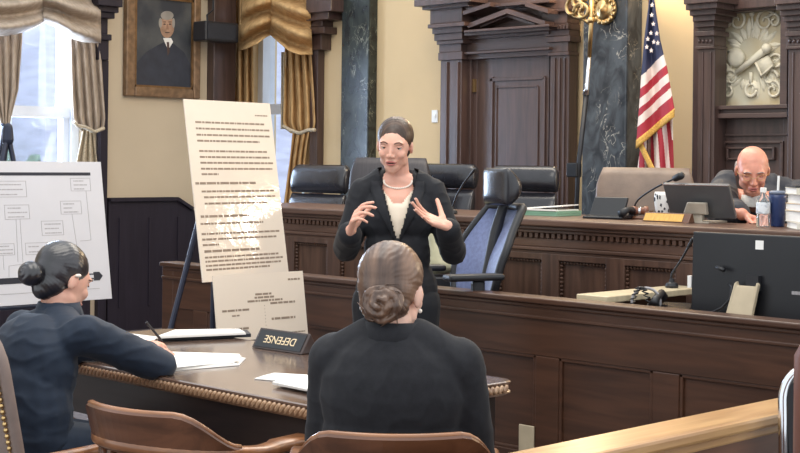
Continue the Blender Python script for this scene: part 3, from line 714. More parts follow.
# ------------------------------------------------------------------ boards and easels
def board_frame(BL, BR, lean, h):
    """origin, right, up, out vectors of a leaning board from its two lower corners"""
    r = (BR - BL); w = r.length; r = Vector((r.x, r.y, 0)).normalized()
    n = Vector((r.y, -r.x, 0))                       # faces the viewer's side
    up = (UP * math.cos(lean) - n * math.sin(lean)).normalized(); out = r.cross(up)
    if out.dot(n) < 0: out = -out
    return BL, r, up, out, w
def words(mb, o, r, up, out, x0, y, x1, h, bold=False, gap=.25, d=.0006, seed=0):
    rn = random.Random(seed); x = x0
    while x < x1 - h * .5:
        w = min(rn.uniform(1.0, 5.2) * h * (1.1 if bold else .9), x1 - x)
        p = o + r * x + up * (y - h / 2)
        mb.prism([p, p + r * w, p + r * w + up * h, p + up * h], out * d)
        x += w + h * .5
# tall text poster
KP = .935
BL = atD(203, 282.5, 6.80 * KP); BRd = atD(289, 270.5, 7.24 * KP)
o, r, up, out, w = board_frame(BL, BRd, .17, 0)
h = .87 * KP
pst = thing('text_poster', 'tall cream poster board of printed legal paragraphs standing on the easel', 'poster')
def slab(mb, o, r, up, out, x0, x1, y0, y1, d0, d1):
    p = o + out * d0; mb.prism([p + r * x0 + up * y0, p + r * x1 + up * y0, p + r * x1 + up * y1, p + r * x0 + up * y1], out * (d1 - d0))
PW = w
b = MB(); slab(b, o, r, up, out, 0, PW, 0, h, -.006, 0); b.build('poster_board', M['laminated'], pst)
T = lambda t: (1 - t) * h
def par(x0, ys, x1s, bold=False, hh=.0085):
    b = MB()
    for i, (y, x1) in enumerate(zip(ys, x1s)):
        words(b, o, r, up, out, x0 * PW, T(y), x1 * PW, hh * (1.25 if bold else 1), bold, seed=int(y * 1000))
    b.build('heading' if bold else 'paragraph', M['ink'], pst)
b = MB(); words(b, o, r, up, out, .80 * PW, T(.075), .95 * PW, .006, seed=3); b.build('page_note', M['ink'], pst)
par(.10, (.125, .16, .195, .228), (.90, .97, .95, .82))
par(.11, (.285, .318, .35, .383, .413), (.90, .92, .96, .94, .30))
par(.03, (.463,), (.72,), True)
par(.09, (.508,), (.93,)); par(.11, (.54, .575), (.94, .84))
par(.05, (.645,), (.60,), True)
par(.04, (.685,), (.76,)); par(.04, (.74, .77, .80), (.95, .9, .22))
par(.05, (.855 - .02,), (.68,), True)
par(.05, (.868, .89, .913, .935), (.9, .95, .92, .78))
po, pr, pup, pout = o, r, up, out
# the poster's laminated coat mirrors the added glare light
# small caption poster under it
BL = atD(218, 343, 6.62 * KP); BR2 = atD(308, 337, 6.98 * KP)
o, r, up, out, w = board_frame(BL, BR2, .15, 0); h2 = .305 * KP
cap = thing('caption_poster', 'small cream caption card below the tall text poster behind the name bar', 'poster')
b = MB(); slab(b, o, r, up, out, 0, w, 0, h2, -.006, 0); b.build('poster_board', M['board'], cap)
b = MB(); words(b, o, r, up, out, .82 * w, h2 * .88, .96 * w, .008, seed=4); b.build('page_note', M['ink'], cap); b = MB()
for i, (x0, x1) in enumerate(((.44, .62), (.43, .66), (.35, .74))): words(b, o, r, up, out, x0 * w, h2 * (.68 - i * .05), x1 * w, .0085, seed=20 + i)
b.build('heading', M['ink'], cap)
for (x0, x1, y, hh) in ((.07, .36, .46, .009), (.17, .26, .38, .007), (.06, .34, .18, .009), (.18, .30, .10, .007), (.60, .88, .53, .009), (.60, .87, .29, .01), (.70, .97, .06, .005)):
    b = MB(); words(b, o, r, up, out, x0 * w, h2 * y, x1 * w, hh, seed=int(x1 * 100 + y * 10)); b.build('text_line', M['ink'], cap)
b = MB()
for k in range(9): words(b, o, r, up, out, .53 * w, h2 * (.5 - k * .05), .535 * w, .004, seed=k)
b.build('divider', M['ink'], cap)
co, cr, cup, cout, cw = o, r, up, out, w
def easel(name, lab, foot_l, foot_r, apex, back, tray, r, out):
    e = thing(name, lab, 'easel')
    for f in (foot_l, foot_r, back):
        mb = MB(); f = Vector(f); mb.tube([(f.x, f.y, 0), apex], .013, 8); l = mb.build('leg', M['easel'], e)
        mb = MB(); mb.cap((f.x, f.y, 0.012), (f.x, f.y, .03), .014, .016, 8); mb.build('foot', M['black'], l)
    mb = MB(); mb.cap(apex - UP * .03, apex + UP * .03, .03, .024, 10); mb.build('hub', M['easel'], e)
    for (p, q) in tray:
        mb = MB(); mb.tube([p - out * .02, q - out * .02], .009, 8)
        for z in (p, q): mb.tube([z - out * .02, z + out * .025], .007, 6); mb.tube([z + out * .025, z + out * .025 + UP * .02], .006, 6)
        mb.build('support_pegs', M['easel'], e)
    return e
mid = po + pr * (PW * .42) + pup * .60 - pout * .06
fl = atD(128, 483, 6.35); fr = po + pr * (PW + .10) - pout * .05; bk = po + pr * PW * .55 - pout * .27
easel('display_easel', 'dark metal tripod easel holding the tall text poster and caption card', fl, (fr.x, fr.y, 0), Vector((mid.x, mid.y, mid.z + .0)), bk,
      [(po + pr * .08 - UP * .012 - pout * .004, po + pr * (PW - .08) - UP * .012 - pout * .004), (co + cr * .08 - UP * .012 - cout * .004, co + cr * (cw - .08) - UP * .012 - cout * .004)], pr, pout)
# timeline board at the left
BR_ = atD(112, 298.5, 7.55); rd = Vector((0, 1, 0)); TW, TH = 1.10, .715
o = BR_ - rd * TW; r = rd; lean = .165; n = Vector((1, 0, 0)); up = (UP * math.cos(lean) - n * math.sin(lean)); out = (n * math.cos(lean) + UP * math.sin(lean))
tl = thing('timeline_board', 'white timeline board of boxed notes on an easel behind the woman in navy', 'board')
b = MB(); slab(b, o, r, up, out, 0, TW, 0, TH, -.008, 0); b.build('board_panel', M['boardw'], tl)
b = MB()
slab(b, o, r, up, out, 0, TW - .07, TH - .072, TH - .056, 0, .0010)
b.build('header_bar', M['inkd'], tl); b = MB()
p = [(0, .135), (0, .105), (TW - .10, .105), (TW - .10, .098), (TW - .065, .098), (TW - .045, .12), (TW - .065, .142), (TW - .10, .142), (TW - .10, .135)]
b.prism([o + r * x + up * y for x, y in p], out * .0012); b.build('timeline_arrow', M['inkd'], tl)
for x in (.36, .62, .95):
    b = MB(); slab(b, o, r, up, out, x, x + .05, .112, .128, .0012, .0016); b.build('arrow_mark', M['boardw'], tl)
b = MB(); slab(b, o, r, up, out, 0, TW - .07, .055, .058, 0, .0008); b.build('ruled_line', M['inkl'], tl)
def on_board(px, py):
    d = ray(px, py); t = (o - EYEP).dot(out) / d.dot(out); q = EYEP + d * t - o; return q.dot(r), q.dot(up)
bxs = [((-4, 181), (27, 197)), ((4, 205), (30, 219)), ((70, 178), (91, 191)), ((60, 201), (82, 214)), ((41, 221), (64, 235)), ((25, 243), (50, 254)), ((-4, 244), (15, 255))]
for i, (a, c) in enumerate(bxs):
    x0, y1 = on_board(*a); x1, y0 = on_board(*c)
    if x1 < x0: continue
    t_ = .0022; b = MB()
    for q in ((x0, x1, y0, y0 + t_), (x0, x1, y1 - t_, y1), (x0, x0 + t_, y0, y1), (x1 - t_, x1, y0, y1)): slab(b, o, r, up, out, *q, 0, .0008)
    nl = 3 if i != 5 else 2
    for k in range(nl):
        words(b, o, r, up, out, x0 + .018, y1 - (k + .75) * (y1 - y0) / (nl + .3), x0 + (x1 - x0) * random.uniform(.55, .92), .0055, seed=i * 7 + k)
    b.build('note_box', M['inkl'], tl)
b = MB()
for pts in (((86, 191), (91, 240), (80, 241)), ((72, 214), (77, 247)), ((16, 219), (18, 262)), ((20, 219), (23, 264), (9, 266), (9, 277)), ((3, 255), (4, 270))):
    Q = [on_board(*p) for p in pts]
    for (x0, y0), (x1, y1) in zip(Q, Q[1:]):
        A, B = o + r * x0 + up * y0, o + r * x1 + up * y1; b.tube([A, B], .0014, 4)
    b.build('connector_line', M['inkl'], tl); b = MB()
b.bm.free()
ap = atX(9, 122, o.x - .16)
tm = o + r * (TW * .5)
mid = o + r * (TW * .55)
easel('display_easel', 'dark metal tripod easel holding the white timeline board under the window', o + r * .15 - out * .03, o + r * (TW - .22) - out * .03, Vector((o.x - .20, mid.y, TH + .715 + .14)), Vector((o.x - .62, mid.y, 0)),
      [(o + r * .2 - UP * .012 - out * .006, o + r * (TW - .2) - UP * .012 - out * .006)], r, out)
# ------------------------------------------------------------------ chairs
def padded(mb, rows, n=20, pw=3.2):
    """upholstered slab: rows of (centre, half width, half thickness, normal) lofted with rounded corners"""
    rings = []
    for c, hw_, ht, nrm_ in rows:
        c = Vector(c); nrm_ = Vector(nrm_).normalized(); ring = []
        for k in range(n):
            a = 2 * PI * k / n; ca, sa = math.cos(a), math.sin(a)
            x = math.copysign(abs(ca) ** (2 / pw), ca) * hw_; y = math.copysign(abs(sa) ** (2 / pw), sa) * ht
            ring.append(c + Vector((x, 0, 0)) + nrm_ * y)
        rings.append(ring)
    mb.loft(rings); return mb
def star_base(root, z=.0, R=.30):
    for k in range(5):
        a = 2 * PI * k / 5 + .3; d = Vector((math.cos(a), math.sin(a), 0))
        mb = MB(); mb.tube([Vector((0, 0, z + .11)) + d * .03, Vector((0, 0, z + .075)) + d * R], [.025, .016], 8); l = mb.build('base_arm', M['black'], root)
        mb = MB(); p = Vector((0, 0, z + .03)) + d * R; t = Vector((-d.y, d.x, 0)); mb.tube([p - t * .02, p + t * .02], .03, 12); mb.tube([p, p + UP * .045], .008, 6); mb.build('caster', M['black'], l)
    mb = MB(); mb.lathe([(.035, z + .09), (.035, z + .16), (.022, z + .17), (.022, z + .42)], (0, 0, 0), 14); mb.build('gas_column', M['black'], root)
def exec_chair(loc, rz, lab, top=1.2, w=.26, leather='leather', seam=.155, arms=True, group=None, slope=0.0):
    """front of the chair is -Y; top = height of the back above its own floor"""
    e = thing('leather_chair', lab, 'chair', loc, rz, group); mt = M[leather]
    mb = MB(); padded(mb, [((0, -.02, .42), .20, .20, (0, 1, 0)), ((0, -.02, .43), .25, .24, (0, 1, 0)), ((0, -.02, .49), .26, .25, (0, 1, 0)), ((0, -.02, .53), .24, .23, (0, 1, 0)), ((0, -.02, .54), .18, .18, (0, 1, 0))], 28, 4); mb.build('seat', mt, e, smooth=True)
    zs = top - seam
    def back(z0, z1, w0, w1, flare):
        mb = MB(); rows = []
        for i in range(11):
            t = i / 10; z = lerp(z0, z1, t); k = math.sin(PI * min(max(t, .0), 1)) ** .35 if 0 < t < 1 else .25
            y = .23 + (z - .5) * .16; hw_ = lerp(w0, w1, t) * (1 - .05 * (1 - k)); 
            if flare: hw_ *= 1 - (.08 * max(0, t - .8) / .2)
            rows.append(((0, y, z + slope * 0), hw_, .055 * k, (0, 1, -.16)))
        padded(mb, rows, 28, 5); return mb
    back(.50, zs - .004, w * .92, w, False).build('lower_back', mt, e, smooth=True)
    back(zs + .004, top, w, w * .98, True).build('head_pad', mt, e, smooth=True)
    if arms:
        for s in (-1, 1):
            mb = MB(); x = s * .29
            mb.tube([(x, .22, .66), (x, .0, .69), (x, -.16, .68), (x, -.2, .62), (x * .9, -.14, .46)], [.02, .026, .026, .022, .02], 8); mb.build('armrest', M['black'], e, smooth=True)
    star_base(e)
    return e
DZ = .2
def chair_at(px, pyt, D, rz, lab, w, leather='leather', seam=.155, arms=True):
    p = atD(px, pyt, D); th = math.radians(rz); top = p.z - DZ
    off = Vector((-math.sin(th), math.cos(th), 0)) * (.23 + (top - .5) * .16)
    return exec_chair((p.x - off.x, p.y - off.y, DZ), th, lab, top, w, leather, seam, arms)
chair_at(322, 165, 10.3, 2, 'glossy black leather chair with a seam, beside the golden curtain', .28, seam=.20)
chair_at(391, 158, 9.75, 30, 'matte slate high back chair directly behind the speaking woman\'s head', .28, 'leather2', .5, False)
chair_at(448, 164, 9.85, 6, 'glossy black leather chair with a seam, at the speaking woman\'s shoulder', .25, seam=.165)
chair_at(526, 166, 9.0, 12, 'glossy black leather chair with a seam, behind the mesh office chair', .235, seam=.16)
chair_at(646, 168, 8.3, 25, 'wide taupe leather chair behind the bench, in front of the flag', .285, 'tan', .5, False)
c_ = exec_chair(Vector((-4.16, 7.05, DZ)), math.radians(42), 'black high back chair in which the bald judge sits', 1.02, .25, 'leather', .4)
# mesh office chair between partition and bench
p = atD(493, 168, 6.95); rz = math.radians(-20)
oc = thing('office_chair', 'blue grey mesh office chair with a rounded headrest behind the partition', 'chair', (p.x - .03, p.y - .27, 0), rz)
def OC(x, y, z): return (x, y, z)
TOPZ = p.z
mb = MB(); rows = []
for i in range(13):
    t = i / 12; z = TOPZ - .175 + .175 * t; k = math.sin(PI * t) ** .45 if 0 < t < 1 else .2
    rows.append(((0, .25 + .03 * math.sin(PI * t), z), .135 * (.80 + .20 * k), .062 * k, (0, 1, -.1)))
padded(mb, rows, 32, 2.6).build('headrest', M['leather'], oc, smooth=True)
zb0, zb1 = TOPZ - .64, TOPZ - .185
def bk(s, t, ex=0.0):
    z = lerp(zb0, zb1, t); hw_ = interp([(0, .16), (.25, .20), (.6, .215), (1, .15)], t) + ex
    x = (s * 2 - 1) * hw_; y = .13 + .17 * t - .05 * math.sin(PI * t) + .05 * (1 - (s * 2 - 1) ** 2)
    return Vector((x, y, z))
mb = MB(); mb.grid(lambda s, t: bk(s, t), 16, 18); mb.build('mesh_back', M['mesh'], oc, smooth=True, solid=.012)
mb = MB(); loop = [bk(0, i / 14, .012) for i in range(15)] + [bk(i / 8, 1, .012) for i in range(1, 9)] + [bk(1, 1 - i / 14, .012) for i in range(1, 15)] + [bk(1 - i / 8, 0, .012) for i in range(1, 9)]
mb.tube(loop, .021, 8); mb.build('back_frame', M['black'], oc, smooth=True)
mb = MB(); mb.tube([(0, .14, .50), (0, .17, .75), (0, .245, zb1 - .12), (0, .29, zb1 + .02), (0, .27, TOPZ - .12)], [.035, .03, .028, .024, .02], 8); mb.tube([(0, .05, .44), (0, .12, .45), (0, .14, .50)], .03, 8); mb.build('back_spine', M['black'], oc, smooth=True)
mb = MB(); padded(mb, [((0, -.02, .45), .20, .20, (0, 1, 0)), ((0, -.02, .46), .25, .25, (0, 1, 0)), ((0, -.02, .51), .25, .25, (0, 1, 0)), ((0, -.02, .53), .21, .21, (0, 1, 0))], 28, 4).build('seat', M['mesh'], oc, smooth=True)
for s in (-1, 1):
    mb = MB(); x = s * .29; mb.box((x - .04, -.16, .925 - .0), (x + .04, .12, .955)); mb.box((x - .02, -.03, .48), (x + .02, .03, .925)); mb.box((min(x, s * .1), -.03, .44), (max(x, s * .1), .03, .48)); mb.build('armrest', M['black'], oc, bev=.012)
star_base(oc)
# cream cloth bag lying against it
def wb(px, py, D): return atD(px, py, D)
mb = MB(); A = [wb(428, 226, 7.42), wb(449, 230, 7.42), wb(474, 272, 7.36), wb(428, 273, 7.36)]
def bagf(d):
    rs = []
    for i in range(9):
        t = i / 8; l = A[0].lerp(A[3], t); r2 = A[1].lerp(A[2], t); ring = []
        for k in range(18):
            a = 2 * PI * k / 18; s = .5 + .5 * math.copysign(abs(math.cos(a)) ** .6, math.cos(a)); q = l.lerp(r2, s)
            th_ = (.05 + .05 * t) * math.sin(a) * (.4 if i in (0, 8) else 1)
            ring.append(q + FWD * th_ + Vector((1, 1, 1)) * .012 * noise.noise(Vector((i * .9, k * .6, 3))))
        rs.append(ring)
    return rs
mb.loft(bagf(0)); bag = mb.build('cloth_bag', mat('bag_canvas_cream', (188, 182, 150), .8, var=.1, scale=12, bump=.1), smooth=True); tag(bag, 'cream cloth bag standing on the box left of the mesh chair', 'bag')
zt_ = min(v.co.z for v in bag.data.vertices)
c = (A[2] + A[3]) / 2
mb = MB(); mb.box((-.16, -.09, 0), (.16, .10, zt_ - .004)); bx_ = mb.build('storage_box', M['black'], bev=.01, loc=(c.x, c.y, 0), rz=PI / 4); tag(bx_, 'black storage box carrying the cream cloth bag behind the partition', 'box')
# banker's armchairs
def banker(loc, rz, lab, cz=.84, mt='oakd'):
    e = thing('wooden_armchair', lab, 'chair', loc, rz, 'wooden armchairs at the counsel table')
    mb = MB(); rows = [rrect(.235, .22, .09, .415), rrect(.25, .235, .09, .425), rrect(.25, .235, .09, .445), rrect(.24, .225, .09, .455)]; mb.loft(rows); mb.build('seat', M[mt], e)
    # back and arm bow: follows an open horseshoe, front is -Y
    def bow(a, R=.265): return Vector((R * math.sin(a), .02 + .235 * math.cos(a), 0))
    pts = []
    for i in range(31):
        a = math.radians(lerp(-112, 112, i / 30)); p = bow(a); back = max(0, math.cos(a)); p.z = .665 + .02 * back
        pts.append(p)
    pts = [pts[0] + Vector((0, -.12, 0)), pts[0] + Vector((0, -.06, 0))] + pts + [pts[-1] + Vector((0, -.06, 0)), pts[-1] + Vector((0, -.12, 0))]
    rings = []
    for i, p in enumerate(pts):
        d = (pts[min(i + 1, len(pts) - 1)] - pts[max(i - 1, 0)]).normalized(); nn = Vector((-d.y, d.x, 0))
        wv = .028 if 2 < i < len(pts) - 3 else .036
        rings.append([p + nn * sx * wv + UP * sz * .015 for sx, sz in ((-1, -.6), (-.8, -1), (.8, -1), (1, -.6), (1, .6), (.8, 1), (-.8, 1), (-1, .6))])
    mb = MB(); mb.loft(rings); mb.build('arm_bow', M['oak'], e, smooth=True)
    rings = []
    for i in range(29):
        a = math.radians(lerp(-70, 70, i / 28)); u = abs(i / 14 - 1); p = bow(a, .272)
        q_ = min(1, max(0, (u - .42) / .58)); hgt = lerp(cz - .67, .02, q_ * q_ * (3 - 2 * q_))
        lean_ = .05 * hgt / .17; rad = Vector((p.x, p.y - .02, 0)).normalized()
        t = .013
        lo_, hi_ = p + UP * .665, p + rad * lean_ + UP * (.67 + hgt)
        rings.append([lo_ - rad * t * 1.4, lo_ + rad * t * 1.4, hi_ + rad * t - UP * .008, hi_ + rad * t * .5, hi_ - rad * t * .5, hi_ - rad * t - UP * .008])
    mb = MB(); mb.loft(rings); mb.build('crest_rail', M[mt], e, smooth=False)
    rings2 = []
    mb = MB(); top = []
    for i in range(29):
        r_ = rings[i]; top.append((r_[3] + r_[4]) / 2 - UP * .002)
    mb.tube(top, .0085, 8); o_ = mb.build('crest_edge', M['oak'], e, smooth=True); o_['label'] = 'lighter oak top edge'  # lighter oak strip along the top of the crest
    for k in range(9):
        a = math.radians(lerp(-62, 62, k / 8)); p = bow(a, .262); q = bow(a, .215)
        mb = MB(); mb.tube([q + UP * .45, p.lerp(q, .4) + UP * .56, p + UP * .67], [.011, .014, .010], 8); mb.build('spindle', M[mt], e, smooth=True)
    for s in (-1, 1):
        p = bow(math.radians(112 * s)); mb = MB(); mb.tube([(p.x * .86, p.y - .06, .45), (p.x * .98, p.y - .08, .54), (p.x, p.y - .08, .66)], [.016, .022, .015], 10); mb.build('arm_post', M[mt], e, smooth=True)
        for fy in (-1, 1):
            mb = MB(); mb.tube([(s * .18, fy * .16, .42), (s * .20, fy * .185, .28), (s * .215, fy * .2, .12), (s * .23, fy * .215, 0)], [.017, .022, .018, .013], 10); mb.build('leg', M[mt], e, smooth=True)
        mb = MB(); mb.tube([(s * .21, -.19, .16), (s * .21, .19, .16)], .011, 8); mb.build('stretcher', M[mt], e, smooth=True)
    return e
def to_world(X, D): return Vector(((X - D) * S2, (X + D) * S2, 0))
pc = to_world(-.715, 3.93); rz1 = PI + math.radians(9)
banker((pc.x + .25 * math.sin(rz1), pc.y - .25 * math.cos(rz1), 0), rz1, 'empty wooden armchair with a tall curved crest at the table', .785)
pc = to_world(-.005, 3.53)
rzf = math.radians(225)
wc2 = banker((pc.x + .25 * math.sin(rzf), pc.y - .25 * math.cos(rzf), 0), rzf, 'wooden armchair whose crest runs across the back of the charcoal jacket', .80)
# upholstered chair of the woman in navy
uc = thing('upholstered_armchair', 'grey nailhead upholstered chair behind the woman in navy at the picture edge', 'chair', (-3.925, 2.43, 0), PI)
mb = MB(); rows = []
TPZ = 1.0
for i in range(15):
    t = i / 14; z = lerp(.50, TPZ, t); k = 1 if 0 < i < 14 else .5
    hw_ = .285 if t < .7 else .285 * (1 - .35 * ((t - .7) / .3) ** 2.5)
    rows.append(((0, .255 + .10 * t, z), hw_ * (1 if i < 14 else .86), .022 * k, (0, 1, -.2)))
padded(mb, rows, 28, 6).build('backrest', M['taupe'], uc, smooth=True)
for s in (-1, 1):
  mb = MB()
  for i in range(28):
    t = i / 27; z = lerp(.5, TPZ - .03, t); hw_ = .285 if t < .7 else .285 * (1 - .35 * ((t - .7) / .3) ** 2.5)
    mb.ell((s * (hw_ - .020), .255 + .10 * t + .021, z), (.0085, .007, .0085), n=8, m=5)
  mb.build('nailhead_trim', M['brass'], uc, smooth=True)
mb = MB(); padded(mb, [((0, 0, .36), .26, .25, (0, 1, 0)), ((0, 0, .38), .28, .27, (0, 1, 0)), ((0, 0, .43), .28, .27, (0, 1, 0)), ((0, 0, .45), .25, .25, (0, 1, 0))], 28, 6).build('seat', M['taupe'], uc, smooth=True)
for s in (-1, 1):
    mb = MB(); x = s * .315; mb.tube([(x, .28, .60), (x, .05, .605), (x, -.2, .59), (x, -.27, .565)], [.018, .022, .024, .018], 10); mb.tube([(x, -.2, .585), (x, -.22, .40)], .02, 8); mb.build('arm', M['oak'], uc, smooth=True)
    for y in (-.22, .26):
        mb = MB(); mb.tube([(s * .28, y, .40), (s * .28, y, 0)], [.026, .02], 10); mb.build('leg', M['oak'], uc, smooth=True)
# chrome framed chair and brown leather chair at the right edge
p = atD(806, 382, 3.25)
cc = thing('chrome_chair', 'black chair with a chrome tube frame at the lower right corner', 'chair', (p.x + .165, p.y + .145, 0), math.radians(45))
zt = p.z
hw = .21
lp = []
for (x, z) in ((-hw, .44), (-hw, zt - .06), (-hw + .02, zt - .018), (-hw + .06, zt), (hw - .06, zt), (hw - .02, zt - .018), (hw, zt - .06), (hw, .44)): lp.append((x, .2 + (z - .44) * .1, z))
fine = []
for i_, a_ in enumerate(lp):
    a_ = Vector(a_)
    if 0 < i_ < len(lp) - 1:
        p_, n_ = Vector(lp[i_ - 1]), Vector(lp[i_ + 1])
        l_ = min(.5, .02 / (a_ - p_).length) if (a_ - p_).length > .06 else .5; r__ = min(.5, .02 / (n_ - a_).length) if (n_ - a_).length > .06 else .5
        q0, q1 = a_.lerp(p_, l_), a_.lerp(n_, r__)
        fine += [q0.lerp(a_, k_ / 4).lerp(a_.lerp(q1, k_ / 4), k_ / 4) for k_ in range(5)]
    else: fine.append(a_)
clean = [fine[0]]
for q_ in fine[1:]:
    if (q_ - clean[-1]).length > .002: clean.append(q_)
mb = MB(); mb.tube(clean, .011, 12); mb.build('back_frame', M['chrome'], cc, smooth=True)
mb = MB(); mb.prism([(-hw + .012, .2, .50), (hw - .012, .2, .50), (hw - .012, .2 + (zt - .5) * .1, zt - .05), (hw - .05, .2 + (zt - .48) * .1, zt - .015), (-hw + .05, .2 + (zt - .48) * .1, zt - .015), (-hw + .012, .2 + (zt - .5) * .1, zt - .05)], (0, .012, 0)); mb.build('backrest', M['black'], cc)
mb = MB(); mb.box((-hw + .01, -.24, .44), (hw - .01, .2, .48)); mb.build('seat', M['black'], cc, bev=.015)
for s in (-1, 1):
    mb = MB(); mb.tube([(s * hw, .2, .45), (s * hw, .2, .03), (s * hw, .18, .012), (s * hw, -.2, .012), (s * hw, -.22, .03), (s * hw, -.22, .45)], .011, 10); mb.build('leg_frame', M['chrome'], cc, smooth=True)
p = atD(814, 345, 2.65)
bc = thing('leather_chair', 'reddish brown padded chair back just inside the right picture edge', 'chair', (p.x + .235, p.y + .02, 0), math.radians(45))
mb = MB(); rows = []
for i in range(11):
    t = i / 10; rows.append(((0, .2, lerp(.52, 1.25, t)), .20 * (1 if 0 < i < 9 else .8), .05 * (1 if 0 < i < 10 else .5), (0, 1, 0)))
padded(mb, rows, 24, 4).build('backrest', mat('leather_reddish_brown', (112, 70, 58), .5, var=.1), bc, smooth=True)
mb = MB(); mb.box((-.22, -.25, .44), (.22, .2, .52)); mb.build('seat', mat('leather_reddish_brown', (112, 70, 58), .5), bc, bev=.03)
for s in (-1, 1):
    for y in (-.2, .2):
        mb = MB(); mb.tube([(s * .19, y, .45), (s * .19, y, 0)], .018, 8); mb.build('leg', M['oakd'], bc)
# ------------------------------------------------------------------ things on the bench
BZ = 1.171
def onb(x, y): return atZ(x, y, BZ)
BROT = 0.0
p = onb(545, 215)
pf = thing('paper_folder_stack', 'green folders topped with white papers on the bench behind the mesh chair', 'folder', p, math.radians(3))
mb = MB(); mb.box((-.16, -.11, 0), (.16, .11, .012)); mb.box((-.155, -.105, .013), (.16, .112, .026)); mb.build('folders', M['green'], pf)
mb = MB(); mb.box((-.14, -.11, .027), (.15, .10, .034)); mb.prism([(-.05, -.10, .035), (.16, -.08, .05), (.15, .1, .055), (-.08, .1, .036)], (0, 0, .006)); o_ = mb.build('papers', M['paper'], pf); o_['label'] = 'white papers'
p = onb(612, 218.5)
ph = thing('desk_phone', 'black desk phone console standing on the bench before the taupe chair', 'phone', (p.x, p.y - .02, BZ), math.radians(10))
mb = MB(); mb.prism([(-.11, -.09, 0), (-.11, .09, 0), (-.11, .07, .03), (-.11, -.09, .012)], (.22, 0, 0)); mb.build('base', M['blackg'], ph, bev=.004)
mb = MB(); mb.prism([(-.105, -.03, .012), (-.105, .0, .012), (-.105, .05, .105), (-.105, .035, .11)], (.19, 0, 0)); mb.build('screen_panel', M['screenback'], ph, bev=.004)
mb = MB(); mb.tube([(.10, -.07, .03), (.105, .0, .05), (.10, .06, .04)], [.022, .014, .022], 10); mb.build('handset', M['black'], ph, smooth=True)
p = onb(640, 219)
gv = thing('gavel', 'small wooden gavel on its block between the phone and the white mug', 'gavel', (p.x, p.y, BZ), math.radians(25))
mb = MB(); mb.lathe([(.05, 0), (.052, .006), (.046, .014), (.04, .016)], (0, 0, 0), 20); mb.build('sound_block', M['oakd'], gv)
mb = MB(); mb.lathe([(.018, -.045), (.024, -.042), (.024, -.022), (.018, -.016), (.02, .0), (.018, .016), (.024, .022), (.024, .042), (.018, .045)], (0, 0, .041), 16, 0, 'X'); mb.build('head', mat('gavel_wood', (140, 86, 64), .3, var=.2), gv, smooth=True)
mb = MB(); mb.tube([(0, 0, .041), (.02, .12, .034), (.03, .2, .03)], [.008, .006, .009], 8); mb.build('handle', M['oakd'], gv, smooth=True)
mb = MB(); mb.lathe([(.0205, -.006), (.0215, -.005), (.0215, .005), (.0205, .006)], (0, 0, .041), 16, 0, 'X'); mb.build('band', M['chrome'], gv)
def gooseneck(name, lab, base, pts, r0=.0045, hr=.009, br=.03):
    g = thing(name, lab, 'microphone', base)
    B = Vector(base)
    mb = MB(); mb.lathe([(br * .95, 0), (br, .008), (br * .85, .02), (.012, .026), (.01, .04)], (0, 0, 0), 18); mb.build('base', M['black'], g)
    Q = [Vector((0, 0, .03))] + [Vector(p) - B for p in pts]
    # smooth
    C = []
    for i in range(len(Q) - 1):
        p0, p1, p2, p3 = Q[max(i - 1, 0)], Q[i], Q[i + 1], Q[min(i + 2, len(Q) - 1)]
        for k in range(8):
            t = k / 8; C.append(.5 * ((2 * p1) + (p2 - p0) * t + (2 * p0 - 5 * p1 + 4 * p2 - p3) * t * t + (3 * p1 - p0 - 3 * p2 + p3) * t ** 3))
    C.append(Q[-1]); mb = MB(); mb.tube(C, r0, 8); mb.build('stem', M['black'], g, smooth=True)
    d = (Q[-1] - Q[-2]).normalized(); mb = MB(); mb.cap(Q[-1] - d * .012, Q[-1] + d * .03, hr, hr * 1.15, 12); mb.build('capsule', M['black'], g, smooth=True)
    return g
bs = onb(633, 217.3)
gooseneck('gooseneck_microphone', 'gooseneck microphone bending over the bench in front of the taupe chair', bs, [atD(638, 200, 7.5), atD(655, 188, 7.35), atD(677, 177.5, 7.2)], .005, .017)
bs = onb(452, 214)
gooseneck('gooseneck_microphone', 'thin gooseneck microphone on the bench beside the speaking woman\'s raised hand', bs, [atD(457, 195, 7.85), atD(464, 183, 7.8), atD(472, 173, 7.75)], .005, .007)
p = onb(660, 218.5)
mg = thing('patterned_mug', 'tall white mug printed with dark figures beside the gold name plate', 'mug', (p.x, p.y + .02, BZ))
mb = MB(); mb.lathe([(.024, 0), (.03, .004), (.034, .03), (.042, .08), (.043, .12), (.040, .138), (.036, .138), (.036, .12), (.03, .02)], (0, 0, 0), 24); mb.build('body', M['white'], mg, smooth=True)
mb = MB(); rn = random.Random(5)
for k in range(46):
    a = rn.uniform(0, 2 * PI); z = rn.uniform(.02, .125); R = interp([(0, .03), (.03, .0345), (.08, .0425), (.12, .0435), (.138, .041)], z)
    w_, h_ = rn.uniform(.004, .008), rn.uniform(.006, .013); cpt = Vector((math.cos(a), math.sin(a), 0)); tt = Vector((-cpt.y, cpt.x, 0))
    q = cpt * (R - .001) + UP * z; mb.prism([q - tt * w_ - UP * h_ * .4, q + tt * w_ * .6 - UP * h_, q + tt * w_ + UP * h_ * .5, q - tt * w_ * .4 + UP * h_], cpt * .0018)
mb.build('printed_figures', M['inkd'], mg)
p = onb(668, 222); q = onb(691, 223.5)
gn = thing('desk_sign', 'gold faced name plate bar at the edge of the bench near the monitor', 'name plate', (p.x + .0, p.y + .0, BZ), 0)
mb = MB(); mb.prism([(-.135, -.028, 0), (-.135, .03, 0), (-.135, .012, .045), (-.135, .0, .045)], (.27, 0, 0)); mb.build('bar', M['oakd'], gn, bev=.002)
sl = math.atan2(.045, .028); mx = Matrix.Translation((-.008, -.0155, .0225)) @ Matrix.Rotation(sl, 4, 'X')
